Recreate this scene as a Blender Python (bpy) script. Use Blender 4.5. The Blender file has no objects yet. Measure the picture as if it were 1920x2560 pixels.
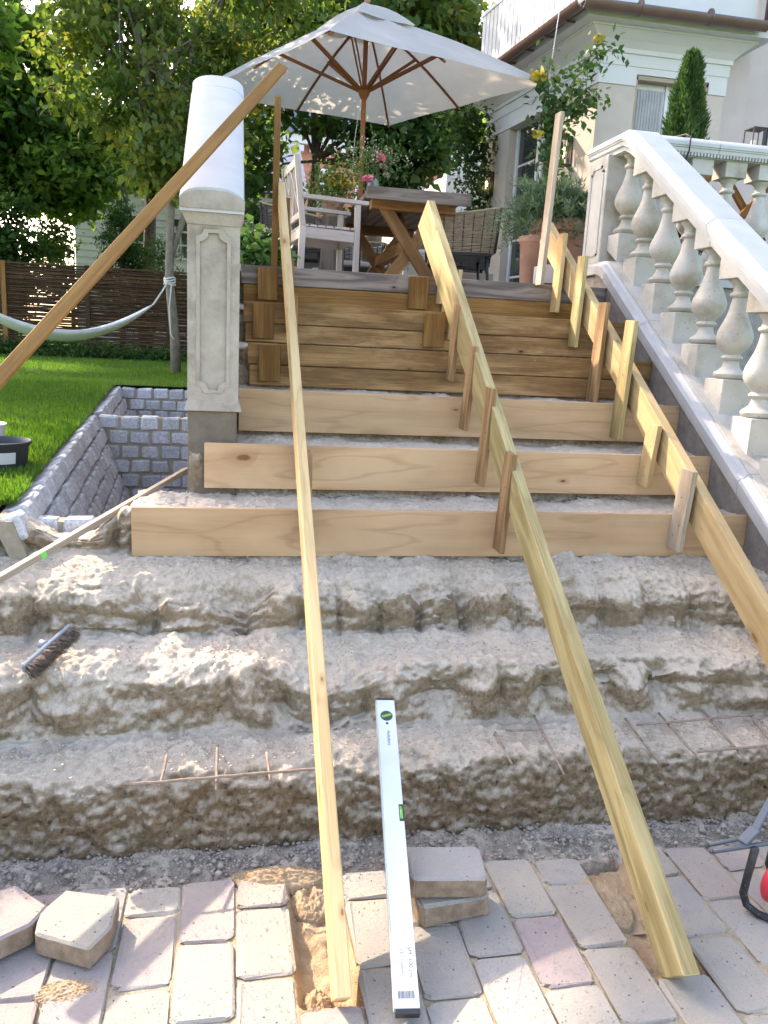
import bpy, bmesh, math, random
import numpy as np
from mathutils import Vector, Matrix
random.seed(7); rng = np.random.default_rng(7)
S = bpy.context.scene
COL = S.collection
R = math.radians
# ------------------------------------------------------------------ camera
H = 1.4708
rv = Vector((0.9833, -0.175433, 0.048425)); uv_ = Vector((-0.0106, 0.210421, 0.977553)); fw = Vector((0.181685, 0.961741, -0.205047))
cam = bpy.data.cameras.new('camera'); co = bpy.data.objects.new('camera', cam); COL.objects.link(co)
m = Matrix((rv, uv_, -fw)).transposed().to_4x4(); m.translation = Vector((0, 0, H)); co.matrix_world = m
cam.sensor_fit = 'VERTICAL'; cam.sensor_height = 24; cam.sensor_width = 18; cam.lens = 24 * 2018.44 / 2560
cam.clip_start = .05; cam.clip_end = 900
S.camera = co
# ------------------------------------------------------------------ light
SUN_EL, SUN_AZ = R(36), math.atan2(-.60, .80)      # sun stands behind and to the left of the stairs
sd = Vector((math.sin(SUN_AZ) * math.cos(SUN_EL), math.cos(SUN_AZ) * math.cos(SUN_EL), math.sin(SUN_EL)))
w = bpy.data.worlds.new('World'); S.world = w; w.use_nodes = True
nt = w.node_tree; bg = nt.nodes['Background']; sk = nt.nodes.new('ShaderNodeTexSky'); sk.sky_type = 'NISHITA'
sk.sun_disc = False; sk.sun_elevation = SUN_EL; sk.sun_rotation = SUN_AZ; sk.dust_density = 2.0; sk.air_density = 1.0; sk.ozone_density = .8
nt.links.new(sk.outputs[0], bg.inputs[0]); bg.inputs[1].default_value = .15
sl = bpy.data.lights.new('sun', 'SUN'); sl.energy = 2.0; sl.angle = R(.55); sl.color = (1, .93, .82)
so = bpy.data.objects.new('sun', sl); COL.objects.link(so); so.rotation_euler = (-sd).to_track_quat('-Z', 'Y').to_euler(); so.location = (-5, 8, 12)
S.view_settings.view_transform = 'Standard'; S.view_settings.look = 'None'; S.view_settings.gamma = 1
S.view_settings.exposure = 2.5
try:
    S.view_settings.use_white_balance = True; S.view_settings.white_balance_temperature = 7500; S.view_settings.white_balance_tint = 17
except Exception: pass
S.view_settings.use_curve_mapping = False
S.render.engine = 'CYCLES'
try:
    S.cycles.max_bounces = 6; S.cycles.diffuse_bounces = 4; S.cycles.transparent_max_bounces = 8
except Exception: pass

# ------------------------------------------------------------------ numpy noise
def _h(i, j, k, s):
    n = (i * 374761393 + j * 668265263 + k * 2147483647 % 1274126177 + s * 974634777) & 0xffffffff
    n = ((n ^ (n >> 13)) * 1274126177) & 0xffffffff
    n = ((n ^ (n >> 16)) * 2246822519) & 0xffffffff
    return ((n ^ (n >> 15)) & 0xffffff) / float(0xffffff) * 2 - 1
def vnoise(x, y, z, s=0):
    xi, yi, zi = np.floor(x).astype(np.int64), np.floor(y).astype(np.int64), np.floor(z).astype(np.int64)
    a, b, c = x - xi, y - yi, z - zi
    a = a * a * (3 - 2 * a); b = b * b * (3 - 2 * b); c = c * c * (3 - 2 * c)
    zi = zi * 7919
    o = 0
    for dx in (0, 1):
        for dy in (0, 1):
            for dz in (0, 1):
                wgt = (a if dx else 1 - a) * (b if dy else 1 - b) * (c if dz else 1 - c)
                o = o + wgt * _h(xi + dx, yi + dy, zi + dz * 7919, s)
    return o
def fbm(x, y, z, sc, oct=4, s=0, gain=.5, bill=False):
    o = 0; a = 1.
    for k in range(oct):
        n = vnoise(x * sc + 11.3 * k, y * sc + 5.1 * k, z * sc + 3.7 * k, s + k)
        o = o + a * (np.abs(n) * 2 - .6 if bill else n); a *= gain; sc *= 2.07
    return o

# ------------------------------------------------------------------ materials
def N(nt, t, **k):
    n = nt.nodes.new(t)
    for a, v in k.items(): setattr(n, a, v)
    return n
def newmat(name, rough=.8, spec=.3):
    m = bpy.data.materials.new(name); m.use_nodes = True
    b = m.node_tree.nodes['Principled BSDF']; b.inputs['Roughness'].default_value = rough
    b.inputs['Specular IOR Level'].default_value = spec
    return m, m.node_tree, b
def ramp(nt, fac, stops, interp='LINEAR'):
    r = N(nt, 'ShaderNodeValToRGB'); r.color_ramp.interpolation = interp
    e = r.color_ramp.elements
    while len(e) < len(stops): e.new(.5)
    for i, (p, c) in enumerate(stops):
        e[i].position = p; e[i].color = (c, c, c, 1) if isinstance(c, (int, float)) else (*c, 1)
    nt.links.new(fac, r.inputs[0]); return r.outputs[0]
def mix(nt, fac, a, b, mode='MIX'):
    n = N(nt, 'ShaderNodeMix', data_type='RGBA', blend_type=mode)
    for i, v in ((0, fac), (6, a), (7, b)):
        if hasattr(v, 'is_linked') or isinstance(v, bpy.types.NodeSocket): nt.links.new(v, n.inputs[i])
        else: n.inputs[i].default_value = v if i == 0 else (*v, 1)
    return n.outputs[2]
def math_(nt, op, a, b=None):
    n = N(nt, 'ShaderNodeMath', operation=op)
    for i, v in ((0, a), (1, b)):
        if v is None: continue
        if isinstance(v, bpy.types.NodeSocket): nt.links.new(v, n.inputs[i])
        else: n.inputs[i].default_value = v
    return n.outputs[0]
def noise(nt, vec, sc, det=4, rough=.55, dist=0):
    n = N(nt, 'ShaderNodeTexNoise'); n.inputs['Scale'].default_value = sc; n.inputs['Detail'].default_value = det
    n.inputs['Roughness'].default_value = rough; n.inputs['Distortion'].default_value = dist
    if vec is not None: nt.links.new(vec, n.inputs['Vector'])
    return n.outputs['Fac']
def coords(nt, kind='Object', scale=(1, 1, 1), rnd=True):
    t = N(nt, 'ShaderNodeTexCoord'); mp = N(nt, 'ShaderNodeMapping'); mp.inputs['Scale'].default_value = scale
    src = t.outputs[kind]
    if rnd:
        oi = N(nt, 'ShaderNodeObjectInfo'); v = N(nt, 'ShaderNodeVectorMath', operation='MULTIPLY_ADD')
        nt.links.new(oi.outputs['Random'], v.inputs[0]); v.inputs[1].default_value = (37.1, 21.7, 13.3); nt.links.new(src, v.inputs[2]); src = v.outputs[0]
    nt.links.new(src, mp.inputs[0]); return mp.outputs[0]
def bump(nt, b, hgt, dist=.01, strength=1.):
    n = N(nt, 'ShaderNodeBump'); n.inputs['Distance'].default_value = dist; n.inputs['Strength'].default_value = strength
    nt.links.new(hgt, n.inputs['Height']); nt.links.new(n.outputs[0], b.inputs['Normal'])

def rough_mat(name, c1, c2, sc=8, rough=.85, bsc=60, bd=.003, spec=.25, speck=None, rnd=.0, c3=None, kind='Object'):
    m, nt, b = newmat(name, rough, spec); v = coords(nt, kind)
    col = ramp(nt, noise(nt, v, sc, 6, .6), [(.3, c1), (.7, c2)])
    if c3:
        col = mix(nt, ramp(nt, noise(nt, v, sc * .35, 5, .65), [(.5, 0.), (.68, 1.)]), col, c3)
    if speck:
        vo = N(nt, 'ShaderNodeTexVoronoi'); vo.inputs['Scale'].default_value = speck[1]; nt.links.new(v, vo.inputs[0])
        col = mix(nt, ramp(nt, vo.outputs['Distance'], [(speck[2], 1.), (speck[2] + .08, 0.)]), col, speck[0])
    if rnd:
        oi = N(nt, 'ShaderNodeObjectInfo'); hs = N(nt, 'ShaderNodeHueSaturation'); nt.links.new(col, hs.inputs['Color'])
        mr = N(nt, 'ShaderNodeMapRange'); nt.links.new(oi.outputs['Random'], mr.inputs[0]); mr.inputs[3].default_value = 1 - rnd; mr.inputs[4].default_value = 1 + rnd
        nt.links.new(mr.outputs[0], hs.inputs['Value']); col = hs.outputs[0]
    nt.links.new(col, b.inputs['Base Color'])
    bump(nt, b, noise(nt, v, bsc, 6, .65), bd)
    return m
def wood(name, c_light, c_dark, ring=1., knots=True, rough=.7, c_knot=(.12, .05, .02), stain=None, weather=None, fine=1., ringscale=3.0, spec=.2, splash=0):
    m, nt, b = newmat(name, rough, spec)
    v = coords(nt, 'UV', (1, 1, 1)); 
    # warped coordinates so that rings sweep round knots
    mp = N(nt, 'ShaderNodeMapping'); mp.inputs['Scale'].default_value = (.9, 7.0, 1); nt.links.new(v, mp.inputs[0])
    big = noise(nt, mp.outputs[0], 1.1, 2, .4)
    rings = N(nt, 'ShaderNodeMath', operation='MULTIPLY'); nt.links.new(big, rings.inputs[0]); rings.inputs[1].default_value = 26 * ringscale / 3
    rs = math_(nt, 'SINE', rings.outputs[0])
    mp2 = N(nt, 'ShaderNodeMapping'); mp2.inputs['Scale'].default_value = (5, 190, 1); nt.links.new(v, mp2.inputs[0])
    fn = noise(nt, mp2.outputs[0], 1, 5, .7)
    f = math_(nt, 'MULTIPLY_ADD', rs, .11 * ring); nt.nodes[-1].inputs[2].default_value = 0
    comb = math_(nt, 'ADD', math_(nt, 'MULTIPLY', rs, .13 * ring), math_(nt, 'MULTIPLY', fn, .9 * fine))
    mp4 = N(nt, 'ShaderNodeMapping'); mp4.inputs['Scale'].default_value = (1.2, 5, 1); nt.links.new(v, mp4.inputs[0])
    comb = math_(nt, 'ADD', comb, math_(nt, 'MULTIPLY', noise(nt, mp4.outputs[0], 2, 3), .45))
    col = ramp(nt, comb, [(.42, c_light), (.98, c_dark)])
    col = mix(nt, math_(nt, 'MULTIPLY', ramp(nt, math_(nt, 'MULTIPLY', math_(nt, 'ADD', math_(nt, 'SINE', math_(nt, 'MULTIPLY', rings.outputs[0], 2.6)), math_(nt, 'MULTIPLY', fn, .6)), .66), [(.74, 0.), (.90, 1.)]), .34 * min(ring, 1.5)), col, tuple(x * .75 for x in c_dark))
    hgt = comb
    if knots:
        mp3 = N(nt, 'ShaderNodeMapping'); mp3.inputs['Scale'].default_value = (2.1, 4.6, 1); nt.links.new(v, mp3.inputs[0])
        vo = N(nt, 'ShaderNodeTexVoronoi'); vo.voronoi_dimensions = '2D'; vo.inputs['Scale'].default_value = 1.35; nt.links.new(mp3.outputs[0], vo.inputs[0])
        sepc = N(nt, 'ShaderNodeSeparateColor'); nt.links.new(vo.outputs['Color'], sepc.inputs[0])
        gate = ramp(nt, sepc.outputs[0], [(.30, 1.), (.32, 0.)])
        kd = math_(nt, 'MULTIPLY', vo.outputs['Distance'], math_(nt, 'ADD', .75, math_(nt, 'MULTIPLY', sepc.outputs[1], 2.2)))
        kd = math_(nt, 'ADD', kd, math_(nt, 'MULTIPLY', math_(nt, 'SUBTRACT', noise(nt, v, 30, 3), .5), .05))
        k = ramp(nt, kd, [(.055, 1.), (.075, 0.)])
        halo = ramp(nt, kd, [(.07, .7), (.24, 0.)])
        col = mix(nt, math_(nt, 'MULTIPLY', halo, gate), col, c_dark)
        kr = math_(nt, 'SINE', math_(nt, 'MULTIPLY', kd, 260))
        kc = mix(nt, ramp(nt, kr, [(.2, 0.), (.8, 1.)]), c_knot, tuple(x * 1.9 for x in c_knot))
        col = mix(nt, math_(nt, 'MULTIPLY', k, gate), col, kc)
    if stain:
        col = mix(nt, ramp(nt, noise(nt, coords(nt, 'UV', (3, 9, 1)), 1.6, 5, .65), [(.46, 0.), (.64, stain[1])]), col, stain[0])
    if weather:
        col = mix(nt, ramp(nt, noise(nt, mp2.outputs[0], .35, 4, .6), [(.35, 0.), (.6, weather[1])]), col, weather[0])
    if splash: col = mix(nt, math_(nt, 'MULTIPLY', ramp(nt, noise(nt, v, 26, 6, .75), [(.64, 0.), (.70, 1.)]), ramp(nt, noise(nt, v, 2.2, 3, .5), [(.50, 0.), (.62, splash)])), col, (.48, .44, .38))
    if splash: col = mix(nt, ramp(nt, noise(nt, v, 4.5, 5, .6), [(.45, 0.), (.75, .35)]), col, tuple(x * .62 for x in c_light))
    oi = N(nt, 'ShaderNodeObjectInfo'); hs = N(nt, 'ShaderNodeHueSaturation'); nt.links.new(col, hs.inputs['Color'])
    mr = N(nt, 'ShaderNodeMapRange'); nt.links.new(oi.outputs['Random'], mr.inputs[0]); mr.inputs[3].default_value = .84; mr.inputs[4].default_value = 1.12
    nt.links.new(mr.outputs[0], hs.inputs['Value']); nt.links.new(hs.outputs[0], b.inputs['Base Color'])
    bump(nt, b, math_(nt, 'MULTIPLY', hgt, -1), .0016)
    return m
def leafmat(name, cols, trans=.45, rough=.55):
    m = bpy.data.materials.new(name); m.use_nodes = True; nt = m.node_tree; b = nt.nodes['Principled BSDF']
    b.inputs['Roughness'].default_value = rough; b.inputs['Specular IOR Level'].default_value = .35
    at = N(nt, 'ShaderNodeAttribute'); at.attribute_name = 'rnd'
    st = [(i / max(1, len(cols) - 1), c) for i, c in enumerate(cols)]
    col = ramp(nt, at.outputs['Fac'], st)
    nt.links.new(col, b.inputs['Base Color'])
    tr = N(nt, 'ShaderNodeBsdfTranslucent'); hs = N(nt, 'ShaderNodeHueSaturation'); hs.inputs['Hue'].default_value = .485; hs.inputs['Saturation'].default_value = 1.1; hs.inputs['Value'].default_value = 2.3
    nt.links.new(col, hs.inputs['Color']); nt.links.new(hs.outputs[0], tr.inputs[0])
    mx = N(nt, 'ShaderNodeMixShader'); mx.inputs[0].default_value = trans
    nt.links.new(b.outputs[0], mx.inputs[1]); nt.links.new(tr.outputs[0], mx.inputs[2])
    nt.links.new(mx.outputs[0], nt.nodes['Material Output'].inputs[0]); return m
def plain(name, c, rough=.5, spec=.4, metal=0., em=None, bsc=None):
    m, nt, b = newmat(name, rough, spec); b.inputs['Metallic'].default_value = metal
    v = coords(nt, 'Object')
    col = ramp(nt, noise(nt, v, 6, 5), [(.3, tuple(x * .86 for x in c)), (.7, tuple(min(1, x * 1.08) for x in c))])
    nt.links.new(col, b.inputs['Base Color'])
    if bsc: bump(nt, b, noise(nt, v, bsc, 4), .002)
    if em: b.inputs['Emission Color'].default_value = (*em[0], 1); b.inputs['Emission Strength'].default_value = em[1]
    return m

M = {}
M['pine'] = wood('new_ply_board', (.54, .355, .205), (.34, .195, .095), ring=1.1, fine=.5, rough=.6, ringscale=1.6, splash=.6)
M['pine2'] = wood('light_pine', (.56, .40, .205), (.34, .215, .09), ring=.8, fine=.75, c_knot=(.20, .10, .045))
M['green'] = wood('treated_pine', (.50, .405, .20), (.26, .195, .08), ring=1.3, fine=1.1, c_knot=(.17, .11, .04), splash=.6)
M['aged'] = wood('aged_pine', (.46, .28, .125), (.18, .092, .034), ring=1.2, fine=1.2, stain=((.12, .060, .024), .6), c_knot=(.05, .02, .01), splash=.6)
M['gold'] = wood('golden_offcut', (.38, .205, .065), (.17, .082, .024), ring=.9, fine=1.4, splash=.6)
M['grey'] = wood('grey_weathered_board', (.30, .245, .21), (.13, .105, .095), ring=2.2, fine=1.0, c_knot=(.04, .02, .015), ringscale=5, splash=.6)
M['lath'] = wood('brown_lath', (.33, .17, .055), (.17, .08, .024), ring=.6, knots=False, fine=1.0)
M['stakeb'] = wood('brown_stake', (.46, .295, .15), (.19, .10, .042), ring=.9, fine=1.2, splash=.6)
M['stakew'] = wood('bleached_stake', (.54, .46, .36), (.30, .22, .15), ring=.7, fine=1.2)
M['teak'] = wood('orange_table_timber', (.33, .165, .062), (.15, .068, .024), ring=1.3, fine=1.0, c_knot=(.06, .02, .01))
M['topw'] = wood('greyed_tabletop', (.25, .20, .16), (.12, .09, .07), ring=1.5, fine=1.2)
M['chairw'] = wood('silvered_teak', (.46, .39, .345), (.28, .23, .20), ring=.5, knots=False, fine=.9)
M['umbw'] = wood('umbrella_hardwood', (.30, .11, .045), (.17, .055, .022), ring=.4, knots=False, rough=.45)
M['umb'] = rough_mat('canvas', (.66, .66, .64), (.74, .74, .72), 3, .8, 400, .0004)
M['white'] = rough_mat('white_painted_stone', (.42, .425, .42), (.49, .49, .485), 7, .75, 90, .0012)
M['cream'] = rough_mat('cream_cast_stone', (.42, .40, .36), (.50, .48, .44), 9, .82, 110, .0022, speck=((.18, .15, .12), 34, .05), c3=(.30, .265, .215))
M['pillar'] = rough_mat('worn_cast_stone', (.33, .285, .235), (.44, .39, .33), 12, .88, 55, .005, c3=(.24, .195, .15))
M['coping'] = rough_mat('grey_coping', (.36, .365, .375), (.44, .445, .45), 8, .7, 80, .001)
M['conc'] = rough_mat('grey_render', (.20, .185, .175), (.30, .28, .265), 16, .92, 70, .004, speck=((.08, .07, .06), 40, .06))
M['darkconc'] = rough_mat('stained_concrete', (.13, .105, .08), (.21, .175, .135), 10, .9, 60, .004)
M['stucco'] = rough_mat('beige_stucco', (.46, .395, .335), (.52, .455, .395), 6, .9, 130, .0015)
M['stuccop'] = rough_mat('pink_stucco', (.47, .40, .37), (.52, .45, .42), 4, .9, 130, .0012)
M['frieze'] = rough_mat('white_stucco', (.54, .545, .55), (.60, .60, .60), 4, .85, 120, .001)
M['gutter'] = plain('brown_gutter', (.13, .075, .06), .35, .5)
M['black'] = plain('black_powder_coat', (.018, .018, .02), .45, .4)
M['glass'] = plain('window_glass', (.035, .045, .045), .03, .9)
M['winw'] = plain('white_window_paint', (.58, .59, .60), .45)
M['curt'] = rough_mat('grey_curtain', (.30, .30, .31), (.42, .42, .42), 10, .9, 30, .002)
M['terra'] = rough_mat('terracotta', (.27, .135, .085), (.37, .215, .145), 7, .85, 80, .002, c3=(.40, .31, .25))
M['rope'] = rough_mat('white_rope', (.55, .56, .54), (.65, .66, .64), 40, .9, 300, .002)
M['hammock'] = rough_mat('pale_hammock_cloth', (.58, .59, .58), (.70, .70, .69), 12, .9, 200, .001)
M['bark'] = rough_mat('grey_bark', (.16, .14, .11), (.26, .235, .19), 14, .95, 50, .012)
M['barkd'] = rough_mat('dark_bark', (.06, .048, .035), (.12, .095, .07), 14, .95, 50, .012)
M['wick'] = rough_mat('dark_wicker', (.060, .034, .022), (.13, .075, .048), 12, .85, 90, .004, rnd=.3)
M['soil'] = rough_mat('dark_soil', (.05, .035, .022), (.11, .08, .05), 16, .97, 60, .01)
M['sand'] = rough_mat('damp_yellow_sand', (.34, .235, .135), (.46, .34, .215), 18, .97, 150, .006, speck=((.25, .14, .06), 60, .05))
M['joint'] = rough_mat('pale_joint_sand', (.32, .265, .17), (.42, .36, .25), 30, .97, 200, .006, speck=((.2, .16, .1), 120, .06))
M['crumb'] = rough_mat('pale_concrete_crumbs', (.34, .29, .235), (.52, .46, .385), 40, .95, 90, .002)
M['gravel'] = rough_mat('grey_gravel', (.24, .205, .17), (.42, .375, .32), 20, .95, 90, .002)
M['sett'] = rough_mat('grey_granite_sett', (.32, .33, .35), (.60, .61, .63), 60, .8, 140, .004, speck=((.10, .105, .12), 120, .12), rnd=.14)
M['mortar'] = rough_mat('sandy_mortar', (.26, .22, .16), (.38, .33, .25), 20, .95, 90, .004)
M['alu'] = plain('white_aluminium_level', (.58, .62, .65), .38, .5)
M['aluw'] = plain('yellowed_level_edge', (.58, .60, .56), .4, .5)
M['vial'] = plain('green_vial', (.16, .40, .07), .1, .8)
M['vialf'] = plain('dark_green_vial_frame', (.03, .06, .035), .4)
M['print'] = plain('grey_print', (.10, .11, .12), .7)
M['plastic'] = plain('grey_blue_plastic', (.22, .25, .29), .4, .5)
M['bris'] = rough_mat('bristles', (.09, .065, .05), (.30, .24, .19), 60, .9, 300, .002)
M['rust'] = rough_mat('rusty_rebar', (.20, .14, .10), (.34, .27, .22), 40, .9, 300, .002)
M['steel'] = rough_mat('worn_black_steel', (.020, .020, .022), (.05, .048, .047), 30, .5, 100, .001, speck=((.35, .33, .3), 90, .05))
M['galv'] = plain('grey_steel', (.085, .10, .12), .45, .5, .3)
M['red'] = plain('red_plastic', (.62, .045, .07), .35)
M['tub'] = plain('black_rubber', (.03, .034, .042), .55)
M['label'] = plain('grey_label', (.45, .46, .47), .6)
M['tape'] = plain('green_tape', (.15, .62, .10), .5)
M['brickw'] = rough_mat('red_brickwork', (.36, .15, .10), (.46, .22, .15), 5, .9, 60, .004)
M['slate'] = rough_mat('blue_slate', (.10, .12, .17), (.16, .18, .24), 6, .7, 40, .003)
M['boardw'] = rough_mat('white_weatherboard', (.50, .505, .52), (.60, .605, .62), 3, .7, 60, .001)
M['cush'] = rough_mat('grey_cushion', (.40, .38, .36), (.48, .46, .44), 20, .95, 200, .001)
M['ratt'] = rough_mat('dark_rattan', (.07, .055, .045), (.13, .10, .08), 20, .7, 150, .001)
M['rattp'] = rough_mat('pale_rattan', (.26, .185, .115), (.38, .28, .18), 20, .75, 150, .001)
M['maple'] = leafmat('maple_leaf', [(.035, .085, .016), (.058, .125, .025), (.085, .155, .03), (.13, .175, .04)], .58)
M['golden'] = leafmat('golden_leaf', [(.040, .085, .018), (.065, .115, .024), (.10, .145, .030), (.16, .145, .035)])
M['dark'] = leafmat('dark_leaf', [(.016, .048, .014), (.030, .075, .020), (.048, .10, .025), (.08, .12, .03)], .5)
M['rosel'] = leafmat('rose_leaf', [(.030, .075, .025), (.05, .11, .03), (.075, .14, .035)], .3)
M['ever'] = leafmat('evergreen_scale', [(.014, .045, .012), (.028, .075, .016), (.055, .11, .026)], .25)
M['herb'] = leafmat('grey_green_needle', [(.035, .075, .035), (.075, .125, .06), (.15, .20, .11)], .25)
M['grass'] = leafmat('grass_blade', [(.030, .085, .010), (.045, .115, .015), (.068, .15, .022), (.10, .16, .035)], .4)
M['petal_y'] = plain('yellow_petal', (.80, .62, .12), .6)
M['petal_p'] = plain('pink_petal', (.75, .22, .30), .6)
M['petal_o'] = plain('orange_petal', (.85, .45, .04), .6)
M['petal_w'] = plain('pale_pink_petal', (.72, .50, .48), .6)
M['candle'] = plain('candle_wax', (.75, .70, .55), .6)
M['lampg'] = plain('lamp_glow', (1, .8, .5), .5, em=((1, .72, .4), 3.))
M['floor'] = rough_mat('terrace_tiles', (.36, .33, .30), (.44, .41, .38), 4, .8, 60, .001)

# lawn base
m, nt, b = newmat('lawn_soil', .95, .1); v = coords(nt, 'Object', rnd=False)
nt.links.new(ramp(nt, noise(nt, v, 9, 6), [(.3, (.045, .10, .016)), (.7, (.07, .15, .025))]), b.inputs['Base Color']); bump(nt, b, noise(nt, v, 60), .003); M['lawn'] = m
# paving stone: pale, some pink
m, nt, b = newmat('paving_stone', .88, .2); v = coords(nt, 'Object')
oi = N(nt, 'ShaderNodeObjectInfo')
base = ramp(nt, oi.outputs['Random'], [(0., (.305, .28, .245)), (.34, (.325, .305, .275)), (.55, (.29, .275, .26)), (.70, (.305, .262, .25)), (.84, (.30, .238, .232)), (.95, (.315, .295, .265))], 'CONSTANT')
base = mix(nt, ramp(nt, noise(nt, v, 9, 5, .6), [(.35, 0.), (.75, .5)]), base, (.38, .34, .28))
base = mix(nt, ramp(nt, noise(nt, v, 3.5, 5, .7), [(.48, 0.), (.70, .55)]), base, (.43, .37, .265))
base = mix(nt, ramp(nt, noise(nt, v, 240, 3, .7), [(.56, 0.), (.66, .55)]), base, (.22, .19, .155))
vo = N(nt, 'ShaderNodeTexVoronoi'); vo.inputs['Scale'].default_value = 42; nt.links.new(v, vo.inputs[0]); sc_ = N(nt, 'ShaderNodeSeparateColor'); nt.links.new(vo.outputs['Color'], sc_.inputs[0])
base = mix(nt, math_(nt, 'MULTIPLY', ramp(nt, vo.outputs['Distance'], [(.07, 1.), (.13, 0.)]), ramp(nt, sc_.outputs[0], [(.55, 0.), (.57, 1.)])), base, (.10, .085, .07))
gm = N(nt, 'ShaderNodeNewGeometry'); sx = N(nt, 'ShaderNodeSeparateXYZ'); nt.links.new(gm.outputs['Normal'], sx.inputs[0])
sidec = ramp(nt, noise(nt, v, 30, 5, .6), [(.35, (.20, .14, .095)), (.65, (.31, .235, .17))])
base = mix(nt, ramp(nt, math_(nt, 'ABSOLUTE', sx.outputs[2]), [(.35, 1.), (.6, 0.)]), base, sidec)
nt.links.new(base, b.inputs['Base Color'])
hg = math_(nt, 'SUBTRACT', noise(nt, v, 130, 6, .7), math_(nt, 'MULTIPLY', ramp(nt, vo.outputs['Distance'], [(.07, 1.), (.14, 0.)]), .5)); bump(nt, b, hg, .0035); M['paver'] = m
# broken concrete: dust lies on the flat, aggregate shows on the broken faces
m, nt, b = newmat('broken_concrete', .95, .12); v = coords(nt, 'Object', rnd=False)
gm = N(nt, 'ShaderNodeNewGeometry'); sx = N(nt, 'ShaderNodeSeparateXYZ'); nt.links.new(gm.outputs['Normal'], sx.inputs[0])
n1 = noise(nt, v, 7, 6, .62); n2 = noise(nt, v, 45, 7, .7); n3 = noise(nt, v, 3.2, 5, .6)
dust = ramp(nt, n2, [(.28, (.44, .365, .275)), (.43, (.59, .505, .40)), (.72, (.69, .605, .495))])
face = ramp(nt, n2, [(.32, (.15, .110, .070)), (.47, (.285, .22, .15)), (.70, (.43, .35, .26))])
face = mix(nt, ramp(nt, n3, [(.45, 0.), (.7, .55)]), face, (.33, .255, .17))
vo = N(nt, 'ShaderNodeTexVoronoi'); vo.inputs['Scale'].default_value = 34; nt.links.new(v, vo.inputs[0]); sc_ = N(nt, 'ShaderNodeSeparateColor'); nt.links.new(vo.outputs['Color'], sc_.inputs[0])
peb = math_(nt, 'MULTIPLY', ramp(nt, vo.outputs['Distance'], [(.16, 1.), (.24, 0.)]), ramp(nt, sc_.outputs[0], [(.62, 0.), (.64, 1.)]))
pebc = ramp(nt, sc_.outputs[1], [(0., (.05, .045, .04)), (.4, (.10, .075, .05)), (.7, (.38, .36, .33)), (1., (.30, .20, .11))], 'CONSTANT')
fz = math_(nt, 'ADD', sx.outputs[2], math_(nt, 'MULTIPLY', math_(nt, 'SUBTRACT', noise(nt, v, 70, 8, .8), .5), 1.5))
fz = math_(nt, 'ADD', fz, math_(nt, 'MULTIPLY', math_(nt, 'SUBTRACT', n1, .5), .12))
fac = ramp(nt, fz, [(.22, 0.), (.80, 1.)])
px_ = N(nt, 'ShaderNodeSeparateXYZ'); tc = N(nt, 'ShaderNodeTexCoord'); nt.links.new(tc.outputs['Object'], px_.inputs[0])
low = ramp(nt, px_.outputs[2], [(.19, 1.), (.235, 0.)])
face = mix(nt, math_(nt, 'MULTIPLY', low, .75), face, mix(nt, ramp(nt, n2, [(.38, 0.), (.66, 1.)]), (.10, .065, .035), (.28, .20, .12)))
face = mix(nt, math_(nt, 'MULTIPLY', peb, math_(nt, 'ADD', math_(nt, 'MULTIPLY', low, .6), .25)), face, pebc)
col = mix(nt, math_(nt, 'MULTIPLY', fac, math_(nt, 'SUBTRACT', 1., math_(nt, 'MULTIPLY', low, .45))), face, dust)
col = mix(nt, math_(nt, 'MULTIPLY', ramp(nt, sx.outputs[2], [(.72, 0.), (.9, 1.)]), .8), col, dust)
crk = ramp(nt, noise(nt, coords(nt, 'Object', (1, 2.2, 1), rnd=False), 90, 5, .75), [(.30, 1.), (.40, 0.)])
col = mix(nt, math_(nt, 'MULTIPLY', crk, .55), col, (.15, .125, .10))
nt.links.new(col, b.inputs['Base Color'])
n4 = N(nt, 'ShaderNodeTexVoronoi'); n4.inputs['Scale'].default_value = 26; nt.links.new(v, n4.inputs[0])
hg = math_(nt, 'ADD', math_(nt, 'ADD', math_(nt, 'MULTIPLY', n2, 1.1), math_(nt, 'MULTIPLY', n4.outputs['Distance'], .5)), math_(nt, 'ADD', math_(nt, 'MULTIPLY', noise(nt, v, 220, 4, .7), .35), math_(nt, 'MULTIPLY', peb, math_(nt, 'MULTIPLY', low, .4))))
bump(nt, b, hg, .013); M['broken'] = m

# ------------------------------------------------------------------ builders
LOC = {}
def tag(o, label=None, cat=None, group=None, kind=None):
    if label: o['label'] = label
    if cat: o['category'] = cat
    if group: o['group'] = group
    if kind: o['kind'] = kind
    return o
def thing(name, loc, label, cat, group=None):
    o = bpy.data.objects.new(name, None); COL.objects.link(o); o.location = loc; o.empty_display_size = .05
    LOC[o.name] = Vector(loc); return tag(o, label, cat, group)
def link(name, me, mat, parent=None, loc=None):
    """mesh in world coordinates unless loc given"""
    o = bpy.data.objects.new(name, me); COL.objects.link(o)
    if mat is not None and not me.materials: me.materials.append(M[mat] if isinstance(mat, str) else mat)
    base = Vector(loc) if loc is not None else Vector((0, 0, 0))
    if parent is not None:
        o.parent = parent; pl = LOC.get(parent.name, Vector((0, 0, 0))); o.location = base - pl
    else: o.location = base
    LOC[o.name] = base
    return o
def mesh(verts, faces, name='m', smooth=False):
    me = bpy.data.meshes.new(name)
    me.from_pydata([tuple(v) for v in verts], [], faces); me.update()
    if smooth: me.polygons.foreach_set('use_smooth', [True] * len(me.polygons))
    return me
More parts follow.
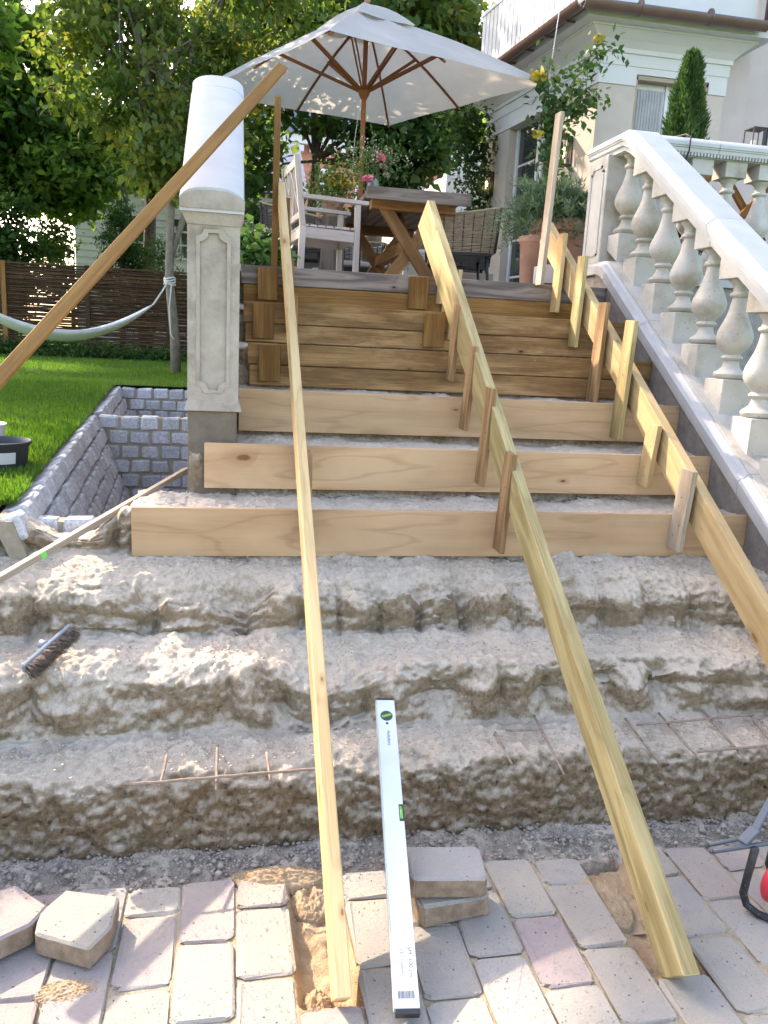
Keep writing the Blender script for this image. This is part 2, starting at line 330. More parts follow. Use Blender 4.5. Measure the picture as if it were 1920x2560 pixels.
def uvset(me, o, ax, ay, az):
    uvl = me.uv_layers.new(name='UVMap'); o = Vector(o)
    for p in me.polygons:
        n = p.normal; dx, dy, dz = abs(n.dot(ax)), abs(n.dot(ay)), abs(n.dot(az))
        for li in p.loop_indices:
            q = me.vertices[me.loops[li].vertex_index].co - o
            if dx > max(dy, dz): uvl.data[li].uv = (q.dot(ay) * .3, q.dot(az))
            elif dy >= dz: uvl.data[li].uv = (q.dot(ax), q.dot(az))
            else: uvl.data[li].uv = (q.dot(ax), q.dot(ay) + 3.3)
def bm_hexa(c, bev=.002, warp=0):
    """c: 8 corners, bottom ring 0-3 then top ring 4-7"""
    bm = bmesh.new(); vs = [bm.verts.new(p) for p in c]
    for f in ((3, 2, 1, 0), (4, 5, 6, 7), (0, 1, 5, 4), (1, 2, 6, 5), (2, 3, 7, 6), (3, 0, 4, 7)): bm.faces.new([vs[i] for i in f])
    bmesh.ops.recalc_face_normals(bm, faces=bm.faces[:])
    if bev: bmesh.ops.bevel(bm, geom=bm.edges[:], offset=bev, segments=1, affect='EDGES', profile=.5)
    return bm
def hexa(name, c, mat, parent=None, axis=None, bev=.002):
    bm = bm_hexa(c, bev); me = bpy.data.meshes.new(name); bm.to_mesh(me); bm.free()
    c = [Vector(p) for p in c]
    ax = (Vector(axis) if axis else (c[1] - c[0])).normalized()
    az = (c[4] - c[0]); az = (az - ax * az.dot(ax)); 
    if az.length < 1e-6: az = Vector((0, 0, 1)) if abs(ax.z) < .9 else Vector((0, 1, 0)); az = az - ax * az.dot(ax)
    az.normalize(); ay = az.cross(ax)
    uvset(me, c[0], ax, ay, az)
    return link(name, me, mat, parent)
def box(name, a, b, mat, parent=None, bev=.003, axis=None):
    (x0, y0, z0), (x1, y1, z1) = a, b
    c = [(x0, y0, z0), (x1, y0, z0), (x1, y1, z0), (x0, y1, z0), (x0, y0, z1), (x1, y0, z1), (x1, y1, z1), (x0, y1, z1)]
    ax = axis or max(((abs(x1 - x0), (1, 0, 0)), (abs(y1 - y0), (0, 1, 0)), (abs(z1 - z0), (0, 0, 1))))[1]
    if ax == (0, 0, 1):
        o = hexa(name, c, mat, parent, ax, bev)
    else: o = hexa(name, c, mat, parent, ax, bev)
    return o
def beam(name, p0, p1, w, h, mat, parent=None, up=(0, 0, 1), bev=.002, p0u=0):
    p0, p1 = Vector(p0), Vector(p1); ax = (p1 - p0).normalized(); up = Vector(up); az = (up - ax * up.dot(ax)).normalized(); ay = az.cross(ax)
    c = [p + ay * sy * w / 2 + az * sz * h / 2 for sz in (-1, 1) for p, sy in ((p0, -1), (p1, -1), (p1, 1), (p0, 1))]
    return hexa(name, c, mat, parent, ax, bev)
def multi(name, builders, mat, parent=None, kind=None, smooth=False):
    """join list of (verts, faces) into one mesh"""
    V, F = [], []
    for v, f in builders:
        n = len(V); V += [tuple(x) for x in v]; F += [tuple(i + n for i in ff) for ff in f]
    o = link(name, mesh(V, F, name, smooth), mat, parent)
    if kind: o['kind'] = kind
    return o
def vb(p0, p1, w, h, up=(0, 0, 1)):
    p0, p1 = Vector(p0), Vector(p1); ax = (p1 - p0).normalized(); up = Vector(up); az = (up - ax * up.dot(ax)).normalized(); ay = az.cross(ax)
    c = [p + ay * sy * w / 2 + az * sz * h / 2 for sz in (-1, 1) for p, sy in ((p0, -1), (p1, -1), (p1, 1), (p0, 1))]
    return c, [(3, 2, 1, 0), (4, 5, 6, 7), (0, 1, 5, 4), (1, 2, 6, 5), (2, 3, 7, 6), (3, 0, 4, 7)]
def vtube(pts, rad, seg=8, cap=True):
    pts = [Vector(p) for p in pts]; n = len(pts); rad = rad if hasattr(rad, '__len__') else [rad] * n
    V, F = [], []; t = (pts[1] - pts[0]).normalized(); a = t.orthogonal().normalized()
    for i, p in enumerate(pts):
        t = (pts[min(i + 1, n - 1)] - pts[max(i - 1, 0)]).normalized(); a = (a - t * a.dot(t)).normalized(); b = t.cross(a)
        for k in range(seg): an = 2 * math.pi * k / seg; V.append(p + (a * math.cos(an) + b * math.sin(an)) * rad[i])
    for i in range(n - 1):
        for k in range(seg): F.append((i * seg + k, i * seg + (k + 1) % seg, (i + 1) * seg + (k + 1) % seg, (i + 1) * seg + k))
    if cap: F.append(tuple(range(seg))[::-1]); F.append(tuple((n - 1) * seg + k for k in range(seg)))
    return V, F
def tube(name, pts, rad, mat, parent=None, seg=8):
    v, f = vtube(pts, rad, seg); return link(name, mesh(v, f, name, True), mat, parent)
def vlathe(prof, seg=24, c=(0, 0, 0)):
    V, F = [], []; n = len(prof)
    for r, z in prof:
        for k in range(seg): a = 2 * math.pi * k / seg; V.append((c[0] + r * math.cos(a), c[1] + r * math.sin(a), c[2] + z))
    for i in range(n - 1):
        for k in range(seg): F.append((i * seg + k, i * seg + (k + 1) % seg, (i + 1) * seg + (k + 1) % seg, (i + 1) * seg + k))
    F.append(tuple(range(seg))[::-1]); F.append(tuple((n - 1) * seg + k for k in range(seg)))
    return V, F
def lathe(name, prof, mat, parent=None, loc=(0, 0, 0), seg=24):
    v, f = vlathe(prof, seg); me = mesh(v, f, name, True)
    try: me.set_sharp_from_angle(angle=R(50))
    except Exception: pass
    return link(name, me, mat, parent, loc)
def sweep(name, prof, path_frames, mat, parent=None, smooth=False):
    """prof: 2D closed list (a,b); path_frames: list of (origin, axisA, axisB)"""
    V, F = [], []; n = len(prof)
    for o, A, B in path_frames:
        o, A, B = Vector(o), Vector(A), Vector(B)
        for a, b in prof: V.append(o + A * a + B * b)
    for i in range(len(path_frames) - 1):
        for k in range(n): F.append((i * n + k, i * n + (k + 1) % n, (i + 1) * n + (k + 1) % n, (i + 1) * n + k))
    F.append(tuple(range(n))[::-1]); F.append(tuple((len(path_frames) - 1) * n + k for k in range(n)))
    me = mesh(V, F, name)
    bm = bmesh.new(); bm.from_mesh(me); bmesh.ops.recalc_face_normals(bm, faces=bm.faces[:]); bm.to_mesh(me); bm.free()
    me.polygons.foreach_set('use_smooth', [True] * len(me.polygons))
    try: me.set_sharp_from_angle(angle=R(24))
    except Exception: pass
    return link(name, me, mat, parent)
def leaves(name, P, size, mat, parent=None, up=.3, jitter=.5, aspect=.6, dirs=None, droop=0., kind=None, rnd=None, clus=None):
    """P Nx3 leaf base points"""
    P = np.asarray(P, float); n = len(P)
    if dirs is None: d = rng.normal(size=(n, 3)); d[:, 2] -= droop
    else: d = dirs + rng.normal(size=(n, 3)) * .35
    d /= np.linalg.norm(d, axis=1)[:, None]
    nn = rng.normal(size=(n, 3)); nn[:, 2] = np.abs(nn[:, 2]) + up * 3; s = np.cross(d, nn); s /= np.linalg.norm(s, axis=1)[:, None] + 1e-9
    nr = np.cross(s, d)
    L = size * (1 + jitter * rng.uniform(-1, 1, n))[:, None]; W = L * aspect * .5
    v = np.empty((n, 4, 3)); v[:, 0] = P; v[:, 1] = P + d * L * .45 + s * W + nr * W * .3; v[:, 2] = P + d * L; v[:, 3] = P + d * L * .45 - s * W + nr * W * .3
    me = bpy.data.meshes.new(name); me.vertices.add(n * 4); me.vertices.foreach_set('co', v.reshape(-1))
    idx = np.arange(n)[:, None] * 4; tri = np.concatenate([idx + [[0, 1, 2]], idx + [[0, 2, 3]]], 1).reshape(-1)
    me.loops.add(n * 6); me.loops.foreach_set('vertex_index', tri.astype(np.int32)); me.polygons.add(n * 2)
    me.polygons.foreach_set('loop_start', np.arange(0, n * 6, 3, dtype=np.int32)); me.update(calc_edges=True)
    at = me.attributes.new('rnd', 'FLOAT', 'FACE'); r = rng.uniform(0, 1, n) if rnd is None else np.clip(rnd, 0, 1)
    at.data.foreach_set('value', np.repeat(r, 2).astype(np.float32))
    o = link(name, me, mat, parent)
    if kind: o['kind'] = kind
    return o
def blob(center, radii, nclus, per, cr, shell=.45, tone=None):
    c = rng.normal(size=(nclus, 3)); c /= np.linalg.norm(c, axis=1)[:, None]; r = rng.uniform(shell ** 3, 1, nclus) ** (1 / 3)
    c = c * r[:, None] * np.array(radii) + np.array(center)
    p = c[:, None, :] + rng.normal(size=(nclus, per, 3)) * cr * np.array([1, 1, .6])
    t = np.repeat(rng.uniform(0, 1, nclus), per) * .55 + rng.uniform(0, 1, nclus * per) * .45
    return p.reshape(-1, 3), t, c

# ------------------------------------------------------------------ stair numbers
Y1, Z1, T, RS, XR = 3.0704, .8224, .3233, .2054, 2.1615
SL = RS / T
def YB(k): return Y1 + k * T
def ZB(k): return Z1 + k * RS
FL = 1.86                                                # terrace floor

# ================================================================== GROUND
# lawn height
def zl(y): return .80 + min(max(y - 3, 0), 4.2) * .048
g = []
xs = np.linspace(-40, -.2, 60); ys = np.concatenate([np.linspace(-3, 8, 80), np.linspace(8.5, 120, 60)])
def gz(x, y):
    z = zl(y) + .012 * math.sin(x * 2.1 + y) * math.sin(y * 1.7)
    return z
# grid of the lawn, cut out where pits and stairs are
def lawn_in(x, y):
    if y < 3.15 and x > -1.02 - (3.15 - y) * .62: return False
    return True
V, F = [], []; idx = {}
xs = list(np.arange(-40, -6, 1.5)) + list(np.arange(-6, -.2, .12)) ; ys = sorted(list(np.arange(-2, 11.1, .12)) + [7.375, 7.380, 3.077, 3.083] + list(np.arange(11.5, 130, 2.5)))
def xw(y): return -.93 if y < 3.2 else (-.775 - (y - 2.783) * .045 - .045)   # outer edge of the sett wall
for j, y in enumerate(ys):
    lim = xw(y) if y < 7.378 else 1e9
    if y < 3.08: lim = -.90 - (3.08 - y) * .8
    for i, x in enumerate(xs):
        xx = min(x, lim); V.append((xx, y, gz(xx, y) if y > 1.6 else gz(xx, y) - (1.6 - y) * .3)); idx[(i, j)] = len(V) - 1
for j in range(len(ys) - 1):
    for i in range(len(xs) - 1): F.append((idx[i, j], idx[i + 1, j], idx[i + 1, j + 1], idx[i, j + 1]))
lawn = link('lawn', mesh(V, [f for f in F if abs(V[f[0]][0] - V[f[1]][0]) > 1e-4 or abs(V[f[2]][0] - V[f[3]][0]) > 1e-4], 'lawn', False), 'lawn'); tag(lawn, 'short green lawn beside the steps', None, None, 'structure')
# wide ground sheet to the horizon
gr = link('ground', mesh([(-400, -60, -.35), (400, -60, -.35), (400, 700, -.35), (-400, 700, -.35)], [(0, 1, 2, 3)]), 'lawn'); tag(gr, 'ground around the garden', None, None, 'structure')
gr2 = link('garden_ground', mesh([(.0, 10.9, .9), (60, 10.9, .9), (60, 130, .9), (.0, 130, .9)], [(0, 1, 2, 3)]), 'soil'); tag(gr2, 'ground behind the terrace', None, None, 'structure')
# grass blades
n = 95000
gy = 3.08 + (rng.uniform(0, 1, n) ** 1.7) * 10.7; gx = rng.uniform(0, 1, n)
lim = np.array([min(xw(y) + .015 if y < 7.39 else .0, -.0) for y in gy]); left = -.30 * gy - .35
gx = left + (lim - left) * gx
keep = (gy > 3.08) | (gx < -1.0)
gx, gy = gx[keep], gy[keep]
P = np.stack([gx, gy, np.array([gz(a, b_) for a, b_ in zip(gx, gy)]) - .004], 1)
dd = np.tile(np.array([[0., 0., 1.3]]), (len(P), 1))
tn = .45 + .35 * vnoise(gx * 1.3, gy * 1.3, gx * 0, 5) + rng.uniform(-.25, .25, len(P))
gs = leaves('grass', P, .034 , 'grass', dirs=dd, aspect=.16, rnd=tn, jitter=.5); tag(gs, 'short mown grass of the lawn', 'grass', None, 'stuff')
n = 2600; yy = rng.uniform(2.3, 3.12, n); lo = -.88 - (3.08 - np.minimum(yy, 3.08)) * .8
P = np.stack([lo - rng.uniform(0, .5, n) + .02, yy, np.array([gz(0, b_) for b_ in yy]) - .004], 1)
gs = leaves('grass', P, .05, 'grass', dirs=np.tile(np.array([[0., 0., 1.3]]), (n, 1)), aspect=.16, jitter=.5); tag(gs, 'tuft of grass beside the broken steps', 'grass', None, 'stuff')

# ================================================================== PAVING
XJ, WJ, LJ = .4401, .1424, .243
px = np.concatenate([np.linspace(-1.9, -.7, 40), np.linspace(-.69, 1.6, 330), np.linspace(1.62, 3.2, 50)]); py = np.concatenate([np.linspace(-1.2, 1.1, 30), np.linspace(1.11, 2.24, 170)])
V, F = [], []
XX, YY = np.meshgrid(px, py); nz = fbm(XX, YY, XX * 0, 9, 4, 3)
Z = -.0055 + .0035 * nz + .003 * np.clip(fbm(XX, YY, XX * 0, 3, 2, 14), -1, 1)
edge = 1.985 + .012 * fbm(XX, YY * 0, XX * 0, 5, 2, 8)
Z = np.where(YY > edge, -.035 + .012 * fbm(XX, YY, XX * 0, 22, 4, 4) + .02 * np.clip((YY - 2.05) / .12, 0, 1), Z)
def trench(x0, x1, y0, y1, d): 
    global Z
    t = np.clip((XX - x0) / .02, 0, 1) * np.clip((x1 - XX) / .02, 0, 1) * np.clip((YY - y0) / .02, 0, 1) * np.clip((y1 - YY) / .03, 0, 1)
    Z = Z - t * d + t * .008 * fbm(XX, YY, XX * 0, 30, 3, 9)
trench(.150, .305, 1.54, 2.02, .050); trench(1.005, 1.158, 1.50, 2.02, .052)
Z += .012 * np.clip(fbm(XX, YY, XX * 0, 16, 3, 44), -.3, 1) * ((YY > 1.5) & (YY < 2.02) & (((XX > .15) & (XX < .305)) | ((XX > 1.005) & (XX < 1.158))))
V = np.stack([XX, YY, Z], -1).reshape(-1, 3); nx_ = len(px)
F = [(j * nx_ + i, j * nx_ + i + 1, (j + 1) * nx_ + i + 1, (j + 1) * nx_ + i) for j in range(len(py) - 1) for i in range(nx_ - 1)]
me = mesh(V, F, 'paving', True)
me.materials.append(M['joint']); me.materials.append(M['sand']); me.materials.append(M['broken'])
mi = []
for p in me.polygons:
    c = p.center
    if c.y > 1.99: mi.append(2)
    elif (.13 < c.x < .31 and c.y > 1.5) or (.99 < c.x < 1.17 and c.y > 1.48): mi.append(1)
    else: mi.append(0)
me.polygons.foreach_set('material_index', mi)
paving = link('paving', me, None); tag(paving, 'pale concrete block paving at the foot of the steps', None, None, 'structure')
def stone_mesh(lx, ly, h, bev=.011, jit=.0038, seed=0):
    rs = random.Random(seed)
    bm = bm_hexa([(-lx/2, -ly/2, -h), (lx/2, -ly/2, -h), (lx/2, ly/2, -h), (-lx/2, ly/2, -h), (-lx/2, -ly/2, 0), (lx/2, -ly/2, 0), (lx/2, ly/2, 0), (-lx/2, ly/2, 0)], 0)
    ve = [e for e in bm.edges if abs(e.verts[0].co.z - e.verts[1].co.z) > h * .5]
    bmesh.ops.bevel(bm, geom=ve, offset=.020, segments=3, affect='EDGES', profile=.5)
    te = [e for e in bm.edges if e.verts[0].co.z > -1e-5 and e.verts[1].co.z > -1e-5]
    bmesh.ops.bevel(bm, geom=te, offset=bev * .42, segments=1, affect='EDGES', profile=.5)
    for v_ in bm.verts: v_.co += Vector((rs.uniform(-jit, jit), rs.uniform(-jit, jit), rs.uniform(-jit, jit) * .5))
    me = bpy.data.meshes.new('paving_stone'); bm.to_mesh(me); bm.free(); me.materials.append(M['paver']); return me
SM = [stone_mesh(WJ - .005, LJ - .006, .06, seed=s) for s in range(6)]
SMH = [stone_mesh(WJ - .006, .075, .06, seed=s) for s in range(9, 12)]
def put_stone(me, x, y, z, rz=0, rx=0, ry=0):
    o = bpy.data.objects.new('paving_stone', me); COL.objects.link(o); o.parent = paving; o.location = (x, y, z); o.rotation_euler = (rx, ry, rz); return o
for i in range(-13, 15):
    xc = XJ + (i + .5) * WJ; odd = (i % 2 == 1)
    y0 = 1.40 if odd else 1.5285
    for k in range(-4, 4):
        ya, yb = y0 + k * LJ, y0 + (k + 1) * LJ
        if ya > 1.95 or yb < .55: continue
        if i == -2 and ya > 1.45 : continue
        if i == 4 and ya > 1.46: continue
        if i == -2 and abs(ya - 1.40) < .2 and ya > 1.3: continue
        me = random.choice(SM); yc = (ya + yb) / 2
        if yb > 2.06:      # cut stone along the edge
            hgt = 2.0 - ya
            if hgt < .05: continue
            me = stone_mesh(WJ - .006, hgt - .004, .06, seed=i + 50); yc = ya + hgt / 2
        put_stone(me, xc + random.uniform(-.0015, .0015), yc, random.uniform(-.002, .0025), random.uniform(-.008, .008), random.uniform(-.006, .006), random.uniform(-.008, .008))
put_stone(SM[0], XJ - 1.5 * WJ, 1.418, .001, .01)   # stone at the front end of the left trench
# second stone course below the right one


def loose(label, x, y, z, rz, sx=1, rx=0, ry=0, poly=None):
    if poly:
        bm = bmesh.new(); top = [bm.verts.new((a, b_, 0)) for a, b_ in poly]; bot = [bm.verts.new((a, b_, -.06)) for a, b_ in poly]
        bm.faces.new(top); bm.faces.new(bot[::-1]); nn_ = len(poly)
        for i in range(nn_): bm.faces.new((top[i], bot[i], bot[(i + 1) % nn_], top[(i + 1) % nn_]))
        bmesh.ops.recalc_face_normals(bm, faces=bm.faces[:]); bmesh.ops.bevel(bm, geom=bm.edges[:], offset=.006, segments=1, affect='EDGES')
        me = bpy.data.meshes.new('loose_paving_stone'); bm.to_mesh(me); bm.free(); me.materials.append(M['paver'])
    else: me = stone_mesh(.20 * sx, .135, .058, .012, .004, seed=int(x * 1000))
    o = bpy.data.objects.new('loose_paving_stone', me); COL.objects.link(o); o.location = (x, y, z); o.rotation_euler = (rx, ry, rz)
    return tag(o, label, 'paving stone')
loose('lower of the two loose paving stones stacked right of the spirit level', .566, 1.832, .064, .13, 1.0)
loose('upper stone of the stacked pair right of the spirit level, pale sunlit top', .560, 1.838, .131, -.08, 1.04, .025, .02)
loose('loose grey paving stone at the left edge, lying tilted on the paving', -.55, 1.845, .070, .35, .82, 0, 0, poly=[(-.12, -.12), (.06, -.07), (.105, -.02), (.045, .10), (-.02, .09), (-.12, .03)])
loose('cut pentagonal paving stone with a notched corner, lying on the left paving', -.37, 1.80, .066, 0, 1, 0, 0, poly=[(-.085, -.03), (.048, -.095), (.088, -.028), (.092, .085), (-.045, .125), (-.092, .045)])

# gravel along the foot of the steps
def pebbles(name, P, s0, s1, mat, parent=None, kind='stuff'):
    base = np.array([(1, 0, 0), (-1, 0, 0), (0, 1, 0), (0, -1, 0), (0, 0, 1), (0, 0, -1)], float); fc = np.array([(0, 2, 4), (2, 1, 4), (1, 3, 4), (3, 0, 4), (2, 0, 5), (1, 2, 5), (3, 1, 5), (0, 3, 5)])
    n = len(P); sc = rng.uniform(s0, s1, (n, 1, 1)) * rng.uniform(.55, 1.25, (n, 6, 3)); an = rng.uniform(0, 6.3, n)
    v = base[None] * sc * np.array([1, 1, .6]); x = v[..., 0] * np.cos(an)[:, None] - v[..., 1] * np.sin(an)[:, None]; y = v[..., 0] * np.sin(an)[:, None] + v[..., 1] * np.cos(an)[:, None]
    v = np.stack([x, y, v[..., 2]], -1) + np.asarray(P)[:, None, :]
    f = (fc[None] + np.arange(n)[:, None, None] * 6).reshape(-1, 3)
    me = bpy.data.meshes.new(name); me.vertices.add(n * 6); me.vertices.foreach_set('co', v.reshape(-1)); me.loops.add(len(f) * 3); me.loops.foreach_set('vertex_index', f.reshape(-1).astype(np.int32))
    me.polygons.add(len(f)); me.polygons.foreach_set('loop_start', np.arange(0, len(f) * 3, 3, dtype=np.int32)); me.update(calc_edges=True)
    o = link(name, me, mat, parent); o['kind'] = kind; return o
n = 5200; x = rng.uniform(-1.5, 2.4, n); y = 2.10 + rng.normal(0, .055, n)
k_ = (y > 1.995) & (y < 2.2); x, y = x[k_], y[k_]
P = np.stack([x, y, -.03 + .02 * np.clip((y - 2.05) / .12, 0, 1) + rng.uniform(0, .006, len(x))], 1)
o = pebbles('gravel', P, .002, .0085, 'gravel'); tag(o, 'grey gravel and rubble bits along the foot of the broken steps', 'gravel')
n = 5200; P = np.stack([rng.uniform(-1, 2.2, n), rng.uniform(1.2, 1.98, n), np.full(n, .003)], 1)
o = pebbles('grit', P, .0008, .0028, 'gravel'); tag(o, 'fine grit scattered over the paving', 'grit')
n = 420; x = rng.uniform(-1.4, 2.3, n); y = 2.10 + rng.normal(0, .05, n); P = np.stack([x, np.clip(y, 2.0, 2.17), np.full(n, -.012)], 1)
o = pebbles('stone_chips', P, .006, .017, 'gravel'); tag(o, 'larger chips of broken concrete lying in the gravel strip', 'rubble')
# sand heaps
def heap(name, cx, cy, rx, ry, h, z0, label, rot=0):
    u = np.linspace(-1, 1, 60); A, B = np.meshgrid(u, u); r2 = A ** 2 + B ** 2
    hh = h * np.clip(1 - r2, 0, 1) ** .8 * (1 + .35 * fbm(A, B, A * 0, 2.5, 3, 5)) + .003 * fbm(A, B, A * 0, 12, 3, 6) * (r2 < 1) - .012 * (r2 >= .92)
    ca, sa = math.cos(rot), math.sin(rot); X_ = cx + A * rx * ca - B * ry * sa; Y_ = cy + A * rx * sa + B * ry * ca
    V = np.stack([X_, Y_, z0 + hh], -1).reshape(-1, 3); F = [(j * 60 + i, j * 60 + i + 1, (j + 1) * 60 + i + 1, (j + 1) * 60 + i) for j in range(59) for i in range(59)]
    o = link(name, mesh(V, F, name, True), 'sand'); tag(o, label, 'sand', None, 'stuff')
heap('sand', .13, 2.01, .13, .050, .024, -.012, 'heap of yellow sand behind the left trench', -.05)
heap('sand', .215, 1.95, .065, .09, .030, -.045, 'loose sand sloping into the left trench')
heap('sand', .200, 1.59, .04, .055, .030, -.055, 'clod of damp sand beside the foot of the left string board')
heap('sand', 1.05, 1.86, .06, .12, .022, -.05, 'damp sand in the right trench')
heap('sand', -.36, 1.655, .075, .040, .0035, .0, 'spilt sand in front of the notched loose stone')

# ================================================================== BROKEN CONCRETE STEPS
steps = thing('broken_concrete_steps', (.9, 2.2, 0), 'hacked-back pale grey concrete steps with chipped treads, under and below the timber formwork', 'steps')
LOC['broken_concrete_steps'] = Vector((.9, 2.2, 0))
def profile(pts, ds=.0065):
    P = [np.array(pts[0])]; 
    for a, b_ in zip(pts[:-1], pts[1:]):
        a, b_ = np.array(a), np.array(b_); L = np.linalg.norm(b_ - a); k = max(1, int(L / ds))
        for i in range(1, k + 1): P.append(a + (b_ - a) * i / k)
    return np.array(P)
prof = profile([(2.16, -.10), (2.17, -.05), (2.185, .10), (2.20, .175), (2.235, .208), (2.42, .235), (2.425, .33), (2.445, .385), (2.50, .42), (2.73, .445), (2.75, .525), (2.785, .575), (2.85, .605), (3.10, .645), (3.12, .76), (3.15, .80), (3.46, .815)])
# soften corners
for _ in range(3): prof[1:-1] = (prof[:-2] + 2 * prof[1:-1] + prof[2:]) / 4
def broken_grid(name, x0, x1, nx, prof, amp=1., upper=False):
    xs = np.linspace(x0, x1, nx); t = np.gradient(prof, axis=0); t /= np.linalg.norm(t, axis=1)[:, None] + 1e-9
    for _ in range(6): t[1:-1] = (t[:-2] + t[1:-1] * 2 + t[2:]) / 4
    nrm = np.stack([-t[:, 1], t[:, 0]], 1)
    steep = np.abs(nrm[:, 0]) ** .7
    X, J = np.meshgrid(xs, np.arange(len(prof)))
    Yp, Zp = prof[J, 0], prof[J, 1]; st = steep[J]
    Yw = Yp.copy()
    # edges wander back and forth
    lvl = np.floor(Zp / .2)
    wand = fbm(X, Zp * 2.5, X * 0, 1.9, 3, 21) * .035 + fbm(X, Zp * 4, X * 0, 6, 2, 31) * .014
    top = np.clip((Zp - .22) / .1, 0, 1)
    if upper: wand = wand * 0
    d1 = fbm(X, Yp * 1.0, Zp * .55, 5.2, 3, 41, .45, True)         # lobes
    d2 = fbm(X, Yp, Zp, 22, 4, 51); d3 = fbm(X, Yp, Zp, 75, 3, 61)
    bite = np.clip(fbm(X, Yp * .6, Zp, 3.4, 2, 77) - .25, 0, 1)
    disp = (st * (.032 * d1 * top + .007 * d1 + .009 * fbm(X, Yp, Zp, 13, 3, 91, .5, True)) + .0065 * d2 * (1 + st * .5) + .0055 * d3 + (1 - st) * .012 * fbm(X, Yp, Zp, 7, 3, 71)) * amp
    disp -= bite * .11 * st * top
    if not upper:
        u = X * 4.6 + 1.5 * fbm(X, Zp * 0 + np.floor(Zp * 4.6) * 3.3, X * 0, 1.7, 2, 101); lob = np.abs(np.sin(math.pi * u)) ** .55 - .6
        hgt_ = (Zp * 4.8) % 1.0
        disp = disp + st * top * lob * .080 * (.4 + .6 * np.sin(math.pi * np.clip(hgt_, 0, 1)))
        disp = disp + .0045 * fbm(X, Yp, Zp, 38, 3, 111) * (.6 + .6 * st)
        tl = np.clip((-.40 - X) / .16, 0, 1); tl = tl * tl * (3 - 2 * tl) * (Zp > .60); lim0 = .680 + .16 * (Yp - 3.1) + .075 * np.clip((-.66 - X) / .12, 0, 1)
        st = st * (1 - .7 * tl)
        disp = disp * (1 - tl * .3) + tl * .012 * fbm(X, Yp, X * 0, 11, 3, 121); Zp = np.where((Zp > lim0) & (tl > 0), Zp * (1 - tl) + lim0 * tl, Zp)
    Yn = Yp + nrm[J, 0] * disp + wand * (.35 + .65 * top); Zn = Zp + nrm[J, 1] * disp
    if not upper:
        # sag of the step edges (broken away in places)
        for (cx, cy, sx_, sy_, dz) in ((.30, 2.50, .16, .07, -.07), (.42, 2.60, .22, .10, -.05), (-.20, 2.83, .20, .07, -.05), (.05, 2.86, .14, .06, -.06), (.62, 2.83, .2, .06, -.045), (.9, 2.86, .1, .06, -.05), (-.6, 2.5, .12, .06, .03), (-.05, 2.5, .1, .05, .015), (1.35, 2.48, .2, .06, .02), (.5, 2.25, .2, .05, -.03), (-.4, 2.22, .14, .05, -.02), (1.15, 2.23, .15, .04, .015)):
            Zn = Zn + dz * np.exp(-((X - cx) / sx_) ** 2 - ((Yn - cy) / sy_) ** 2)
        # left of the lowest board the mass falls away to the lawn side
        rise = np.clip((-.75 - X) / .7, 0, 1); Zn = Zn + rise * .06 * np.clip((Yn - 2.4) / .5, 0, 1)
        # at the far left the step edges round off into a slope of rubble
        sl = np.clip((-.55 - X) / .5, 0, 1); Zn = Zn + sl * .03 * np.sin(Yn * 9)
    if not upper: Zn = Zn - .6 * np.clip((Yn - 3.19) / .03, 0, 1) * np.clip((-.40 - X) / .03, 0, 1) * np.clip((X + .92) / .03, 0, 1)
    for k in range(6): Yn = np.where((Yp > YB(k) + .005) & (Yn < YB(k) + .006) & (X > -.40), YB(k) + .006, Yn)
    V = np.stack([X, Yn, Zn], -1).reshape(-1, 3); nv = len(V); nr, nc = X.shape
    j, i = np.meshgrid(np.arange(nr - 1), np.arange(nc - 1), indexing='ij'); a = j * nc + i
    f = np.stack([a, a + 1, a + nc + 1, a + nc], -1).reshape(-1, 4)
    me = bpy.data.meshes.new(name); me.vertices.add(nv); me.vertices.foreach_set('co', V.reshape(-1)); me.loops.add(len(f) * 4); me.loops.foreach_set('vertex_index', f.reshape(-1).astype(np.int32))
    me.polygons.add(len(f)); me.polygons.foreach_set('loop_start', np.arange(0, len(f) * 4, 4, dtype=np.int32)); me.update(calc_edges=True)
    me.polygons.foreach_set('use_smooth', [True] * len(f))
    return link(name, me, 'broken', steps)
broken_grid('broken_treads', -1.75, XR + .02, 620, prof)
pu = [(3.12, .70), (3.13, .80)]
for k in range(0, 6):
    zt = ZB(k) - .022
    pu += [(YB(k) + .035, zt), (YB(k + 1) + .03 if k < 5 else YB(k) + .5, zt + .016 if k < 5 else FL - .02)]
broken_grid('step_core', -.19, XR + .01, 300, profile(pu, .012), .75, True)
def rod(a, b_, r=.0042):
    a, b_ = Vector(a), Vector(b_); n = max(4, int((b_ - a).length / .03)); pts = [a.lerp(b_, i / n) + Vector((0, 0, random.uniform(-.0015, .0015))) for i in range(n + 1)]
    tube('reinforcing_bar', pts, r, 'rust', steps, 6)
ztr = .232
for a, b_ in (((-.305, 2.135, .229), (.28, 2.155, .240)), ((-.200, 2.115, .215), (-.19, 2.26, .245)), ((-.043, 2.105, .215), (-.045, 2.30, .25)), ((.110, 2.125, .215), (.102, 2.25, .245)),
              ((.843, 2.32, .245), (.837, 2.13, .236)), ((1.01, 2.41, .252), (.985, 2.08, .225)), ((1.325, 2.37, .25), (1.308, 2.10, .232)), ((1.466, 2.40, .25), (1.451, 2.10, .232)), ((1.646, 2.44, .25), (1.602, 2.09, .232)), ((1.79, 2.35, .25), (1.75, 2.12, .232)),
              ((.88, 2.325, .248), (.985, 2.315, .248)), ((1.34, 2.318, .252), (1.80, 2.35, .256)), ((1.46, 2.141, .243), (1.95, 2.17, .245))): rod(a, b_)
